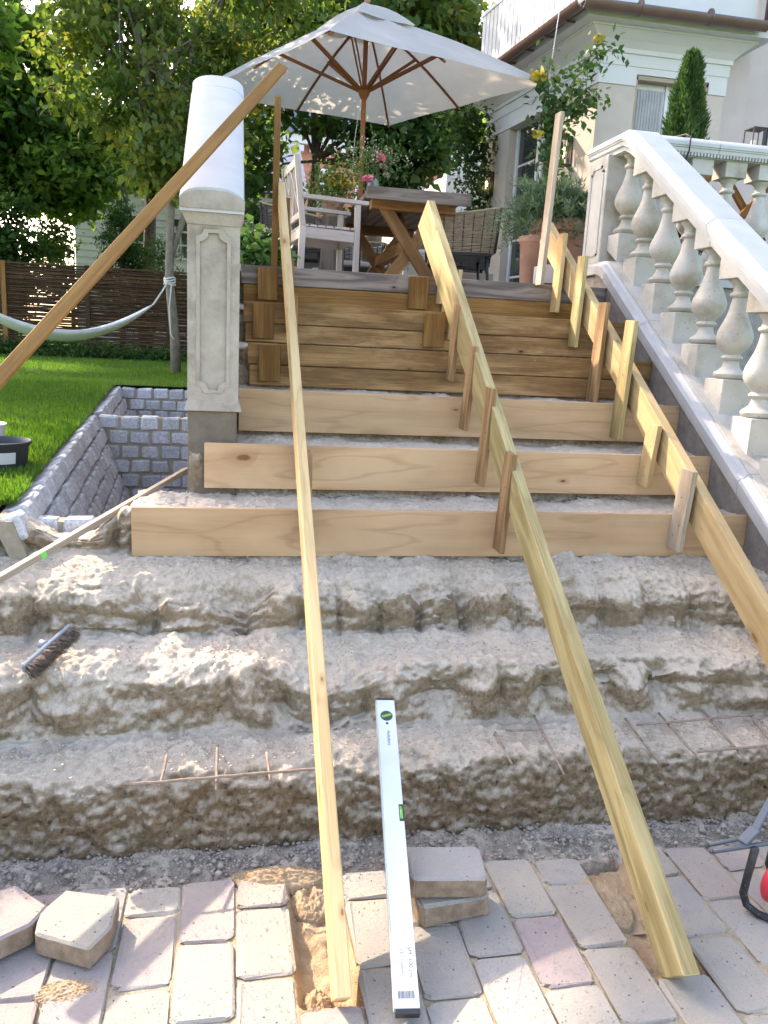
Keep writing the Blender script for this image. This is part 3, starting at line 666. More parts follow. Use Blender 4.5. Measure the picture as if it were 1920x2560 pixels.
# rubble bits lying on the treads
n = 3800; x = rng.uniform(-1.1, 2.1, n); s_ = rng.choice(3, n, p=[.45, .3, .25])
yb = np.array([2.32, 2.62, 2.98]); zb = np.array([.226, .436, .628]); sp = np.array([.06, .07, .08])
P = np.stack([x, yb[s_] + rng.normal(0, 1, n) * sp[s_], zb[s_] + .006 + rng.uniform(-.004, .006, n)], 1)
o = pebbles('rubble', P, .0018, .0075, 'crumb'); tag(o, 'crumbs of broken concrete lying on the hacked treads', 'rubble')

# ================================================================== FORMWORK
form = thing('stair_formwork', (1., Y1, Z1), 'timber stair formwork: pine riser boards nailed to three long sloping string boards with stakes', 'formwork')
TB = .022
lefts = [-.379, -.126, .012, .052, .033, .022]
for k in range(3):
    o = hexa('riser_board', [(lefts[k], YB(k) - TB, ZB(k) - .182), (XR, YB(k) - TB, ZB(k) - .182), (XR, YB(k), ZB(k) - .182), (lefts[k], YB(k), ZB(k) - .182),
        (lefts[k], YB(k) - TB, ZB(k) + .006), (XR, YB(k) - TB, ZB(k)), (XR, YB(k), ZB(k)), (lefts[k], YB(k), ZB(k) + .006)], 'pine', form, (1, 0, 0), .0015)
for k, cut, mt in ((3, .10, ('aged', 'aged')), (4, .105, ('aged', 'aged')), (5, .098, ('grey', 'gold'))):
    z0 = ZB(k) - .200 + (.0 if k > 3 else .0); zc = ZB(k) - cut
    box('riser_board', (lefts[k] + .0, YB(k) - TB, zc + .002), (XR, YB(k), ZB(k) + .002), mt[0], form, .003)
    box('riser_board', (lefts[k] + .01, YB(k) - TB + .002, z0), (XR - .01, YB(k) + .002, zc - .002), mt[1], form, .003)
def string(name, xa, xb, th, A, B, C, D, mat):
    """A,B bottom/top at foot; C,D top/bottom at head (Y,z); left face x"""
    c = [(xa, A[0], A[1]), (xb, D[0], D[1]), (xb + th, D[0], D[1]), (xa + th, A[0], A[1]), (xa, B[0], B[1]), (xb, C[0], C[1]), (xb + th, C[0], C[1]), (xa + th, B[0], B[1])]
    return hexa(name, c, mat, form, (0, 1, SL), .0025)
def string3(name, secs, th, mat):
    V = []
    for x, (yb_, zb_), (yt, zt) in secs: V += [(x, yb_, zb_), (x + th, yb_, zb_), (x + th, yt, zt), (x, yt, zt)]
    n = len(secs); F = [(3, 2, 1, 0), tuple(range(4 * n - 4, 4 * n))] + [(4 * i + k, 4 * i + (k + 1) % 4, 4 * i + 4 + (k + 1) % 4, 4 * i + 4 + k) for i in range(n - 1) for k in range(4)]
    bm = bmesh.new(); vs = [bm.verts.new(p) for p in V]; [bm.faces.new([vs[i] for i in f]) for f in F]; bmesh.ops.recalc_face_normals(bm, faces=bm.faces[:])
    bmesh.ops.bevel(bm, geom=[e for e in bm.edges if not e.is_boundary], offset=.0025, segments=1, affect='EDGES'); me = bpy.data.meshes.new(name); bm.to_mesh(me); bm.free()
    ax = Vector((0, 1, SL)).normalized(); uvset(me, V[0], ax, Vector((-1, 0, 0)), ax.cross(Vector((1, 0, 0))) * -1); return link(name, me, mat, form)
string3('string_board', [(1.035, (1.534, -.012), (1.452, .068)), (1.050, (2.745, .720), (2.745, .872)), (1.075, (5.05, 2.172), (4.82, 2.288))], .044, 'green')['label'] = 'middle string board of greenish pine'
string('string_board', .231, .213, .036, (1.580, -.03), (1.50, .055), (4.70, 2.30), (4.80, 2.24), 'pine2')['label'] = 'left string board seen edge on'
string('string_board', 1.842, 1.862, .044, (1.34, -.25), (1.27, -.13), (4.97, 2.245), (5.06, 2.13), 'pine2')['label'] = 'right string board of pale pine'
def stake(x, k, zb, zt, mat, lean=.02, d=.098, w_=.022, yoff=0, ddx=0):
    yb_ = YB(k) - TB - .0015 + yoff; x2 = x + lean
    c = [(x, yb_ - d, zb), (x + w_, yb_ - d, zb), (x + w_, yb_, zb + .004), (x, yb_, zb + .004), (x2, yb_ - d, zt), (x2 + w_, yb_ - d, zt), (x2 + w_, yb_, zt + .004), (x2, yb_, zt + .004)]
    o = hexa('stake', c, mat, form, (0, 0, 1), .0015)
    bs = []
    for q in (.18, .32, .55, .66):
        z = zb + (zt - zb) * q; xx = x + lean * q - .0012; y = yb_ - d * random.uniform(.3, .75)
        bs.append(vtube([(xx + .002, y, z), (xx, y, z)], .0026, 6))
    multi('nail_heads', bs, 'steel', o, 'stuff')
    return o
MX = 1.037 - .022 + .016
stake(1.029, 0, .676, 1.072, 'stakeb', .022, w_=.02)
stake(1.033, 1, .888, 1.305, 'stakeb', .022, w_=.02); stake(1.037, 2, 1.09, 1.475, 'stakeb', .022, w_=.02); stake(1.042, 3, 1.30, 1.672, 'stakeb', .020, w_=.02)
stake(1.118, 4, 1.50, 1.862, 'pine2', .016); stake(1.122, 5, 1.70, 2.03, 'pine2', .014)
for k, zb, zt, mt in ((0, .684, 1.020, 'stakew'), (1, .894, 1.172, 'pine2'), (2, 1.07, 1.627, 'green'), (3, 1.22, 1.722, 'stakeb'), (4, 1.496, 1.978, 'green'), (5, 1.69, 2.13, 'pine2')):
    stake(1.806 - .012 + .004 * k, k, zb, zt, mt, .026 - .003 * k)
for k, zb, zt, mt in ((0, .70, 1.056, 'stakeb'), (1, .90, 1.14, 'stakeb'), (3, 1.30, 1.665, 'stakeb'), (4, 1.5, 1.86, 'aged'), (5, 1.66, 2.04, 'lath'), (5, 1.9, 2.22, 'gold')):
    stake(.262 if k < 5 else .262 - .0 * k, k, zb, zt, mt, -.004, yoff=(-.0 if zb < 1.8 else .13))
# tall weathered stake by the right string, post by the left string
c = [(1.712, YB(5) - .11, 1.84), (1.734, YB(5) - .11, 1.84), (1.734, YB(5) - .025, 1.84), (1.712, YB(5) - .025, 1.84), (1.742, YB(5) - .12, 2.765), (1.764, YB(5) - .12, 2.765), (1.764, YB(5) - .035, 2.77), (1.742, YB(5) - .035, 2.77)]
hexa('stake', c, 'stakew', form, (0, 0, 1), .002)['label'] = 'tall bleached stake at the top of the right string board'
beam('stake', (.200, YB(5) + .015, 1.70), (.203, YB(5) + .015, 2.725), .034, .022, 'lath', form, (0, 1, 0))['label'] = 'tall thin brown post at the top left'
for k, x0, x1, zt, zb in ((5, .11, .22, 1.842, 1.67), (4, .08, .19, 1.64, 1.462), (3, .107, .21, 1.432, 1.26), (5, .958, 1.07, 1.845, 1.668), (4, .985, 1.098, 1.635, 1.46)):
    o = box('joining_cleat', (x0, YB(k) - TB - .024, zb), (x1, YB(k) - TB - .0015, zt), 'gold', form, .002, (0, 0, 1))
box('stake', (1.155, YB(5) - TB - .026, 1.66), (1.178, YB(5) - TB - .001, 1.76), 'pine2', form, .002, (0, 0, 1))

# loose laths
o = beam('brace_lath', (.180, 3.787, 2.60), (-1.17, 2.26, .685), .044, .024, 'lath', None, (0, -1, .25), .002); tag(o, 'long brown lath leaning diagonally across the left pillar', 'lath')
lt = thing('light_lath', (-.7, 2.5, .7), 'pale thin lath with a green mark lying across the rubble by the stone planter', 'lath')
beam('lath', (-.215, 3.74, .862), (-.86, 2.28, .645), .040, .020, 'stakew', lt, (-.3, 0, 1), .0015)
pa, pb = Vector((-.215, 3.74, .862)), Vector((-.86, 2.28, .645)); q = pa.lerp(pb, .655)
beam('green_mark', q, pa.lerp(pb, .672), .0415, .0215, 'tape', lt, (-.3, 0, 1), 0)

# ================================================================== SPIRIT LEVEL
p0, p1 = Vector((.385, 1.462, .028)), Vector((.462, 2.275, .392)); ax = (p1 - p0).normalized(); sdv = Vector((1, -.095, 0)); sdv = (sdv - ax * sdv.dot(ax)).normalized(); nrm = sdv.cross(ax)
lev = thing('spirit_level', p0, 'white aluminium spirit level leaning up onto the broken steps, green vials', 'spirit level')
beam('level_body', p0 + ax * .012, p1 - ax * .008, .055, .021, 'alu', lev, nrm, .0015)
beam('level_edge', p0 + ax * .013 - sdv * .0290, p1 - ax * .009 - sdv * .0290, .0022, .0215, 'aluw', lev, nrm, .0003)
beam('end_cap', p0, p0 + ax * .012, .054, .020, 'black', lev, nrm, .001)
beam('end_cap', p1 - ax * .008, p1, .054, .020, 'black', lev, nrm, .001)
Lt = (p1 - p0).length
def disc(c, r1, r2, a, b_, th, seg=24):
    V = []; 
    for s in (-1, 1): V += [c + a * r1 * math.cos(t) + b_ * r2 * math.sin(t) + nrm * th * s for t in [2 * math.pi * i / seg for i in range(seg)]]
    F = [tuple(range(seg))[::-1], tuple(range(seg, 2 * seg))] + [(i, (i + 1) % seg, seg + (i + 1) % seg, seg + i) for i in range(seg)]
    return V, F
c = p1 - ax * .070
v_ = link('vial', mesh(*disc(c, .0185, .0185, ax, sdv, .0116), 'vial'), 'vialf', lev)
d1 = (sdv * .94 + ax * .34).normalized()
tube('bubble', [c - d1 * .0155 + nrm * .011, c + d1 * .0155 + nrm * .011], .0048, 'vial', v_, 10)
tube('hole', [c - ax * .028 + nrm * .0100, c - ax * .028 + nrm * .0109], .0042, 'black', lev, 12)
c = p0.lerp(p1, .555) + sdv * .0205
v_ = beam('vial', c - ax * .028, c + ax * .028, .0165, .0222, 'vialf', lev, nrm, .003)
tube('bubble', [c - ax * .018 + nrm * .0065, c + ax * .018 + nrm * .0065], .0062, 'vial', v_, 10)
def text(body, size, org, xd, yd, parent, mat='print'):
    cu = bpy.data.curves.new('t', 'FONT'); cu.body = body; cu.size = size; cu.extrude = .00012; ob = bpy.data.objects.new('t', cu); COL.objects.link(ob)
    dg = bpy.context.evaluated_depsgraph_get(); me = bpy.data.meshes.new_from_object(ob.evaluated_get(dg)); bpy.data.objects.remove(ob)
    xd, yd = Vector(xd).normalized(), Vector(yd).normalized(); mt = Matrix((xd, yd, xd.cross(yd))).transposed().to_4x4(); mt.translation = Vector(org)
    me.transform(mt); me.materials.clear(); return link('print', me, mat, parent)
top = nrm * .0108
text('Hultafors', .014, p1 - ax * .125 - sdv * .002 + top, -ax, sdv, lev)
text('SM  100 cm', .0145, p0 + ax * .145 + sdv * .009 + top, -ax, sdv, lev)
text('CE 0.5 mm/m', .010, p0 + ax * .140 - sdv * .009 + top, -ax, sdv, lev)
bs = []
xx = -.020
while xx < .016:
    w_ = random.choice((.0008, .0014, .002)); q = p0 + ax * .040 + sdv * (xx + w_ / 2) + top
    bs.append(vb(q - ax * .008, q + ax * .008, w_, .0003, nrm)); xx += w_ + random.choice((.0008, .0013))
multi('barcode', bs, 'print', lev)

# ================================================================== BROOM HEAD
a, b_ = Vector((-.600, 2.375, .475)), Vector((-.520, 2.60, .505)); 
a, b_ = Vector((-.625, 2.44, .452)), Vector((-.513, 2.585, .530))
ax = (b_ - a).normalized(); dn = (Vector((.80, -.45, -.30)) - ax * Vector((.80, -.45, -.30)).dot(ax)).normalized(); sd_ = ax.cross(dn)
br = thing('broom_head', a, 'grey plastic broom head with brown bristles lying on its side on the broken step', 'broom')
beam('broom_block', a, b_, .036, .014, 'plastic', br, dn, .004)
mdp = a.lerp(b_, .52)
tube('handle_socket', [mdp - dn * .004, mdp - dn * .03 - ax * .004], [.016, .014], 'plastic', br, 12)
P, D = [], []
for i in range(2200):
    t = random.uniform(.01, .99); s_ = random.uniform(-.019, .019); P.append(a.lerp(b_, t) + sd_ * s_ + dn * .006); D.append(dn * 1.6 + sd_ * s_ * 12)
leaves('bristles', np.array(P), .040, 'bris', br, dirs=np.array(D), aspect=.07, jitter=.18)['kind'] = 'stuff'

# ================================================================== TUBE FRAME AT RIGHT
tf = thing('barrow_stand', (1.4, 1.7, 0), 'black steel tube frame of a hand barrow standing at the right edge of the paving', 'barrow')
pts = []
A = [Vector((1.350, 1.678, .222)), Vector((1.358, 1.700, .13)), Vector((1.370, 1.722, .055)), Vector((1.380, 1.715, .024)), Vector((1.400, 1.690, .0125)), Vector((1.50, 1.59, .0125)), Vector((1.75, 1.40, .0125))]
tube('tube_leg', A, .0105, 'steel', tf, 12)
tube('tube_leg', [p + Vector((.155, .11, 0)) for p in A], .0105, 'steel', tf, 12)
tube('cross_bar', [(1.237, 1.690, .214), (1.36, 1.692, .222), (1.62, 1.70, .236)], .0062, 'galv', tf, 8)
tube('cross_bar', [(1.239, 1.712, .218), (1.33, 1.716, .228), (1.36, 1.72, .240)], .0055, 'galv', tf, 8)
beam('bracket', (1.325, 1.70, .226), (1.375, 1.72, .250), .03, .012, 'galv', tf)
beam('bracket', (1.365, 1.715, .240), (1.47, 1.78, .330), .020, .010, 'galv', tf)
o = lathe('wheel_hub', [(.0, -.02), (.055, -.02), (.062, -.012), (.062, .012), (.055, .02), (0., .02)], 'red', tf, (1.475, 1.72, .078), 24); o.rotation_euler = (R(90), 0, R(20))

# ================================================================== BALUSTRADES
bal_prof = [(.050, 0), (.062, .012), (.064, .028), (.056, .040), (.050, .044), (.036, .062), (.030, .085), (.029, .100), (.040, .108), (.043, .118), (.038, .128), (.031, .134), (.040, .150), (.058, .175), (.069, .205), (.071, .235), (.066, .265), (.052, .310), (.040, .350), (.032, .395), (.028, .430), (.027, .445), (.037, .452), (.040, .462), (.036, .472), (.029, .478), (.028, .505), (.036, .520), (.047, .535), (.048, .545)]
v, f = vlathe(bal_prof, 28); BALM = mesh(v, f, 'baluster', True)
try: BALM.set_sharp_from_angle(angle=R(40))
except Exception: pass
BALM.materials.append(M['cream'])
def slope_block(name, x0, x1, y0, y1, zb_fn, zt_fn, mat, parent, bev=.003):
    c = [(x0, y0, zb_fn(y0)), (x1, y0, zb_fn(y0)), (x1, y1, zb_fn(y1)), (x0, y1, zb_fn(y1)), (x0, y0, zt_fn(y0)), (x1, y0, zt_fn(y0)), (x1, y1, zt_fn(y1)), (x0, y1, zt_fn(y1))]
    return hexa(name, c, mat, parent, (0, 1, 0), bev)
# rail cross-section: (across, up), top centre at 0,0
def railprof(w_):
    h_ = w_ / 2
    return [(-h_ + .045, 0), (-h_ + .012, -.020), (-h_, -.032), (-h_, -.052), (-h_ + .006, -.054), (-h_ + .006, -.062), (-h_ + .012, -.064), (-h_ + .014, -.085), (-h_ + .028, -.092), (-h_ + .030, -.112),
            (h_ - .030, -.112), (h_ - .028, -.092), (h_ - .014, -.085), (h_ - .012, -.064), (h_ - .006, -.062), (h_ - .006, -.054), (h_, -.052), (h_, -.032), (h_ - .012, -.020), (h_ - .045, 0)]
ang = math.atan(SL)
def sloped_rail(x, w_, y0, z0, yk, ytop, mat, parent, seam=None):
    """from (y0,z0) uphill to yk then level to ytop"""
    B0 = Vector((0, 0, 1)) / 1; up = Vector((0, 0, 1 / math.cos(ang) * 1.0)); zk = z0 + (yk - y0) * SL
    fr = []
    def F_(y, z, u): fr.append((Vector((x, y, z)), Vector((1, 0, 0)), u))
    U = Vector((0, 0, 1.12))
    for ya, yb_ in ([(y0, seam), (seam + .004, yk)] if seam else [(y0, yk)]):
        fs = [(Vector((x, ya, z0 + (ya - y0) * SL)), Vector((1, 0, 0)), U), (Vector((x, yb_ - (0.05 if yb_ == yk else 0), z0 + (yb_ - (.05 if yb_ == yk else 0) - y0) * SL)), Vector((1, 0, 0)), U)]
        if yb_ == yk:
            fs += [(Vector((x, yk, zk - .006)), Vector((1, 0, 0)), U), (Vector((x, yk + .07, zk + .012)), Vector((1, 0, 0)), Vector((0, 0, 1.03))), (Vector((x, ytop, zk + .014)), Vector((1, 0, 0)), Vector((0, 0, 1)))]
        sweep('handrail', railprof(w_), fs, mat, parent)
    return zk
# ---- right
rb = thing('right_balustrade', (XR + .15, 4.9, 1.8), 'sloping cream balustrade with pot-bellied balusters and white handrail, right of the steps', 'balustrade')
XC = XR + .155
def cz(y): return 1.541 + (y - 4.13) * SL            # lower edge of coping
slope_block('base_wall', XR, XR + .30, 1.2, 4.85, lambda y: -.4, lambda y: cz(y) + .01, 'conc', rb, .002)
box('base_wall', (XR, 4.85, 0), (XR + .30, 5.25, 1.93), 'conc', rb, .002)
cp = [(-.022, 0), (-.022, .050), (-.010, .060), (.012, .066), (.018, .074), (.030, .076), (.030, 0)]
cp2 = [(.032, 0), (.032, .080), (.30, .080), (.315, .05), (.315, 0)]
def copfr(y0, y1): return [(Vector((XR, y, cz(y))), Vector((1, 0, 0)), Vector((0, 0, 1.15))) for y in (y0, y1)]
for a, b_ in ((1.0, 3.118), (3.122, 4.170), (4.174, 4.73)): sweep('coping_stone', cp, copfr(a, b_), 'coping', rb); sweep('plinth_course', cp2, copfr(a, b_), 'cream', rb)
sweep('coping_stone', cp, [(Vector((XR, 4.73, cz(4.73))), Vector((1, 0, 0)), Vector((0, 0, 1.1))), (Vector((XR, 4.80, cz(4.76))), Vector((1, 0, 0)), Vector((0, 0, 1))), (Vector((XR, 5.28, cz(4.76))), Vector((1, 0, 0)), Vector((0, 0, 1)))], 'coping', rb)
sweep('plinth_course', cp2, [(Vector((XR, 4.73, cz(4.73))), Vector((1, 0, 0)), Vector((0, 0, 1.1))), (Vector((XR, 4.80, cz(4.76))), Vector((1, 0, 0)), Vector((0, 0, 1))), (Vector((XR, 5.28, cz(4.76))), Vector((1, 0, 0)), Vector((0, 0, 1)))], 'cream', rb)
def czt(y): return cz(y) + .088
def rtop(y): return 2.737 + (y - 4.676) * SL           # top of sloping handrail
RK = 4.69
sloped_rail(XC, .235, 1.6, rtop(1.6) , RK, 5.235, 'white', rb, seam=3.72)
zk = rtop(RK) + .014
def baluster(x, y, zb_, parent, top=None, mat=None, sc=1.):
    o = bpy.data.objects.new('baluster', BALM); COL.objects.link(o); o.parent = parent; pl = LOC[parent.name]; o.location = Vector((x, y, zb_)) - pl; o.scale = (1.18, 1.18, sc); LOC[o.name] = Vector((x, y, zb_)); return o
def block(o, dx, z0a, z0b, z1a, z1b, name='plinth_block', d=.066):
    # block around baluster axis in the baluster's own space; a = front (lower y), b = back
    s = o.scale[2]
    c = [(-dx, -d, z0a), (dx, -d, z0a), (dx, d, z0b), (-dx, d, z0b), (-dx, -d, z1a), (dx, -d, z1a), (dx, d, z1b), (-dx, d, z1b)]
    bm = bm_hexa(c, .0025); me = bpy.data.meshes.new(name); bm.to_mesh(me); bm.free(); me.materials.append(M['cream'])
    q = bpy.data.objects.new(name, me); COL.objects.link(q); q.parent = o; q.location = (0, 0, 0); q.scale = (1, 1, 1 / s) if False else (1, 1, 1 / s)
for i in range(-1, 11):
    y = 4.575 - i * .252 - .01
    rtp = lambda q: min(rtop(q), rtop(RK) + .010)
    if y < 1.9: break
    zf = czt(y - .066)                                   # coping at the block's front
    zb_ = zf + .158; zr = rtop(y) - .125
    sc = (zr - .05 - .035 - zb_) / .545; sc = .84
    o = baluster(XC, y, zb_, rb, sc=sc)
    block(o, .066, czt(y - .066) - zb_ - .01, czt(y + .066) - zb_ - .01, -.001, -.001)
    zt = .545 * sc
    if i < 0: sc *= 1
    block(o, .064, zt, zt, rtp(y - .066) - .115 - zb_, rtp(y + .066) - .115 - zb_, 'top_block', .066)
nwl = box('newel_post', (XR + .035, 4.90, cz(4.76) + .07), (XR + .275, 5.16, zk - .110), 'cream', rb, .004)
def panel(x0, x1, z0, z1, y, parent, mat, notch=.03, w_=.012, proud=.007, facing='y', root=None):
    """raised moulding frame with notched upper corners on a face looking towards -Y (or -X)"""
    pts = [(x0, z0), (x1, z0), (x1, z1 - notch), (x1 - notch * .35, z1 - notch), (x1 - notch, z1 - notch * .35), (x1 - notch, z1), (x0 + notch, z1), (x0 + notch, z1 - notch * .35), (x0 + notch * .35, z1 - notch), (x0, z1 - notch)]
    bs = []
    for i in range(len(pts)):
        a, b_ = pts[i], pts[(i + 1) % len(pts)]
        if facing == 'y': A_, B_ = Vector((a[0], y, a[1])), Vector((b_[0], y, b_[1])); up = (0, 1, 0)
        else: A_, B_ = Vector((y, a[0], a[1])), Vector((y, b_[0], b_[1])); up = (1, 0, 0)
        dd = (B_ - A_).normalized() * w_ / 2; bs.append(vb(A_ - dd, B_ + dd, w_, proud * 2, up))
    return multi('panel_moulding', bs, mat, parent)
panel(4.945, 5.115, cz(4.76) + .13, zk - .17, XR + .036, nwl, 'cream', facing='x')

# ---- terrace front balustrade going right
tb = thing('terrace_balustrade', (3.8, 4.97, FL), 'level cream terrace balustrade with white rail running off right behind the sloping one', 'balustrade')
ztr_ = 2.80
fr = [(Vector((x, 5.03, ztr_)), Vector((0, 1, 0)), Vector((0, 0, 1))) for x in (XR + .29, 2.93)]
sweep('handrail', railprof(.235), fr, 'white', tb)
fr = [(Vector((x, 5.03, ztr_)), Vector((0, 1, 0)), Vector((0, 0, 1))) for x in (2.934, 6.2)]
sweep('handrail', railprof(.235), fr, 'white', tb)
multi('dentils', [vb((x, 4.935, ztr_ - .098), (x + .012, 4.935, ztr_ - .098), .03, .02) for x in np.arange(2.46, 6.1, .022)], 'cream', tb, 'stuff')
box('base_wall', (XR + .30, 4.93, 0), (6.2, 5.15, 1.92), 'conc', tb); box('coping_stone', (XR + .31, 4.90, 1.92), (6.2, 5.18, 1.985), 'coping', tb)
for i in range(14):
    x = 2.62 + i * .232
    o = baluster(x, 5.03, 2.115, tb, sc=.88)
    block(o, .064, -.13, -.13, -.001, -.001); block(o, .062, .48, .48, .575, .575, 'top_block')
# wooden crosses standing behind the balustrade
for x in (2.95, 3.42):
    wc = thing('wooden_cross_trestle', (x, 5.3, FL), 'crossed wooden legs behind the terrace balustrade, ' + ('nearer the thuja' if x < 3 else 'nearer the right edge'), 'trestle')
    beam('leg', (x - .17, 5.30, 2.28), (x + .17, 5.30, 2.68), .03, .045, 'teak', wc, (0, 0, 1)); beam('leg', (x + .17, 5.335, 2.28), (x - .17, 5.335, 2.68), .03, .045, 'teak', wc, (0, 0, 1)); beam('top_bar', (x - .25, 5.31, 2.70), (x + .25, 5.31, 2.70), .06, .03, 'teak', wc)
cb_ = tube('cable', [(2.70, 4.94, 2.62), (2.71, 4.89, 2.70), (2.71, 4.885, 2.79), (2.70, 4.93, 2.812), (2.68, 5.0, 2.812), (2.64, 5.06, 2.812)], .005, 'steel', None, 6); tag(cb_, 'thin grey cable hung over the terrace balustrade rail', 'cable')
# lantern on rail
ln = thing('lantern', (3.24, 5.0, ztr_), 'small black metal lantern with a candle on the terrace balustrade rail', 'lantern')
LX, LY, LZ = 3.235, 5.03, ztr_ + .001; s_ = .052
box('lantern_base', (LX - s_, LY - s_, LZ), (LX + s_, LY + s_, LZ + .006), 'black', ln, .001)
for a in (-1, 1):
    for b_ in (-1, 1): box('corner_post', (LX + a * (s_ - .003) - .003, LY + b_ * (s_ - .003) - .003, LZ + .006), (LX + a * (s_ - .003) + .003, LY + b_ * (s_ - .003) + .003, LZ + .105), 'black', ln, 0)
box('roof_plate', (LX - s_, LY - s_, LZ + .105), (LX + s_, LY + s_, LZ + .113), 'black', ln, .001)
box('side_plate', (LX + .02, LY - s_ + .004, LZ + .006), (LX + s_ - .006, LY - s_ + .008, LZ + .105), 'black', ln, 0)
lathe('candle', [(.0, 0), (.016, 0), (.016, .035), (0, .035)], 'candle', ln, (LX - .01, LY, LZ + .006), 12)

# ---- left pillar and rail
lb = thing('left_balustrade', (-.1, 3.6, .9), 'panelled stone pillar with a broad white sloping handrail behind it, left of the steps', 'balustrade')
PX0, PX1, PY = -.195, .008, 3.42
sh = box('pillar_shaft', (PX0, PY + .012, 1.165), (PX1, PY + .20, 1.90), 'pillar', lb, .003)
def notched(x0, x1, z0, z1, n_):
    c_ = []
    for cx_, cz_, a0 in ((x0, z0, 0), (x0, z1, -90), (x1, z1, -180), (x1, z0, -270)):
        c_ += [(cx_ + n_ * math.cos(R(a)), cz_ + n_ * math.sin(R(a))) for a in (a0, a0 + 22, a0 + 45, a0 + 68, a0 + 90)]
    return c_
def ring_plate(name, outer, inner, y0, y1, mat, parent):
    cu = bpy.data.curves.new('c', 'CURVE'); cu.dimensions = '2D'; cu.fill_mode = 'BOTH'; cu.extrude = abs(y1 - y0) / 2; cu.bevel_depth = .0012
    for pts in (outer, inner):
        sp = cu.splines.new('POLY'); sp.points.add(len(pts) - 1); sp.use_cyclic_u = True
        for q_, (a, b_) in zip(sp.points, pts): q_.co = (a, b_, 0, 1)
    ob = bpy.data.objects.new('c', cu); COL.objects.link(ob); dg = bpy.context.evaluated_depsgraph_get(); me = bpy.data.meshes.new_from_object(ob.evaluated_get(dg)); bpy.data.objects.remove(ob)
    me.transform(Matrix(((1, 0, 0, 0), (0, 0, -1, (y0 + y1) / 2), (0, 1, 0, 0), (0, 0, 0, 1)))); me.materials.clear(); return link(name, me, mat, parent)
ring_plate('shaft_face', [(PX0, 1.165), (PX1, 1.165), (PX1, 1.90), (PX0, 1.90)], notched(-.158, -.030, 1.236, 1.872, .030), PY + .0012, PY + .0105, 'pillar', sh)
ring_plate('panel_moulding', notched(-.160, -.028, 1.234, 1.874, .028), notched(-.148, -.040, 1.246, 1.862, .034), PY - .003, PY + .0098, 'pillar', sh)
hexa('pillar_base_moulding', [(-.208, PY - .012, 1.160), (.024, PY - .012, 1.160), (.024, PY + .212, 1.160), (-.208, PY + .212, 1.160), (-.197, PY - .002, 1.205), (.010, PY - .002, 1.205), (.010, PY + .202, 1.205), (-.197, PY + .202, 1.205)], 'pillar', lb, (1, 0, 0), .002)
box('pillar_footing', (-.196, PY + .004, .40), (.004, PY + .196, 1.160), 'darkconc', lb, .004)
hexa('capital', [(PX0 - .002, PY - .004, 1.890), (PX1 + .002, PY - .004, 1.890), (PX1 + .002, PY + .204, 1.890), (PX0 - .002, PY + .204, 1.890), (-.222, PY - .026, 1.945), (.026, PY - .026, 1.945), (.026, PY + .226, 1.945), (-.222, PY + .226, 1.945)], 'pillar', lb, (1, 0, 0), .002)
# rail end block
w2 = .124
capp = [(-w2, 0), (w2, 0), (w2, .036), (w2 - .012, .048), (.06, .066), (0, .070), (-.06, .066), (-w2 + .012, .048), (-w2, .036)]
sweep('rail_end', capp, [(Vector((-.098, PY - .034, 1.947)), Vector((1, 0, 0)), Vector((0, 0, 1))), (Vector((-.098, PY - .012, 1.947)), Vector((1, 0, 0)), Vector((0, 0, 1)))], 'pillar', lb)
def lrprof(s=1.): return [(-w2, -.05), (w2, -.05), (w2, -.006), (w2 - .004, .006), (w2 - .016, .018), (w2 - .034, .029), (.06, .038), (.03, .042), (-.03, .042), (-.06, .038), (-w2 + .034, .029), (-w2 + .016, .018), (-w2 + .004, .006), (-w2, -.006)]
U = Vector((0, 0, 1.0))
lz = lambda y: 1.985 + (y - (PY - .03)) * .655
for a, b_ in ((PY - .030, 4.33), (4.334, 4.46)):
    sweep('handrail', lrprof(), [(Vector((-.100, a, lz(a))), Vector((1, 0, 0)), U), (Vector((-.104, b_, lz(b_))), Vector((1, 0, 0)), U)], 'white', lb)
sweep('handrail', lrprof(), [(Vector((-.104, 4.46, lz(4.46))), Vector((1, 0, 0)), U), (Vector((-.104, 4.52, lz(4.47))), Vector((1, 0, 0)), U), (Vector((-.104, 5.0, lz(4.47))), Vector((1, 0, 0)), U)], 'white', lb)
def lc(y): return 1.13 + (y - 3.62) * SL
slope_block('base_wall', -.20, .0, 3.62, 5.0, lambda y: .3, lc, 'darkconc', lb, .002)
for i in range(4):
    y = 3.80 + i * .255; zb_ = lc(y - .06) + .10; o = baluster(-.1, y, zb_, lb, sc=.84)
    block(o, .06, lc(y - .066) - zb_ - .01, lc(y + .066) - zb_ - .01, -.001, -.001); block(o, .06, .457, .457, lz(y - .06) - .05 - zb_, lz(y + .06) - .05 - zb_, 'top_block', .06)
box('newel_post', (-.20, 4.80, 1.6), (0, 5.0, 2.55), 'cream', lb)

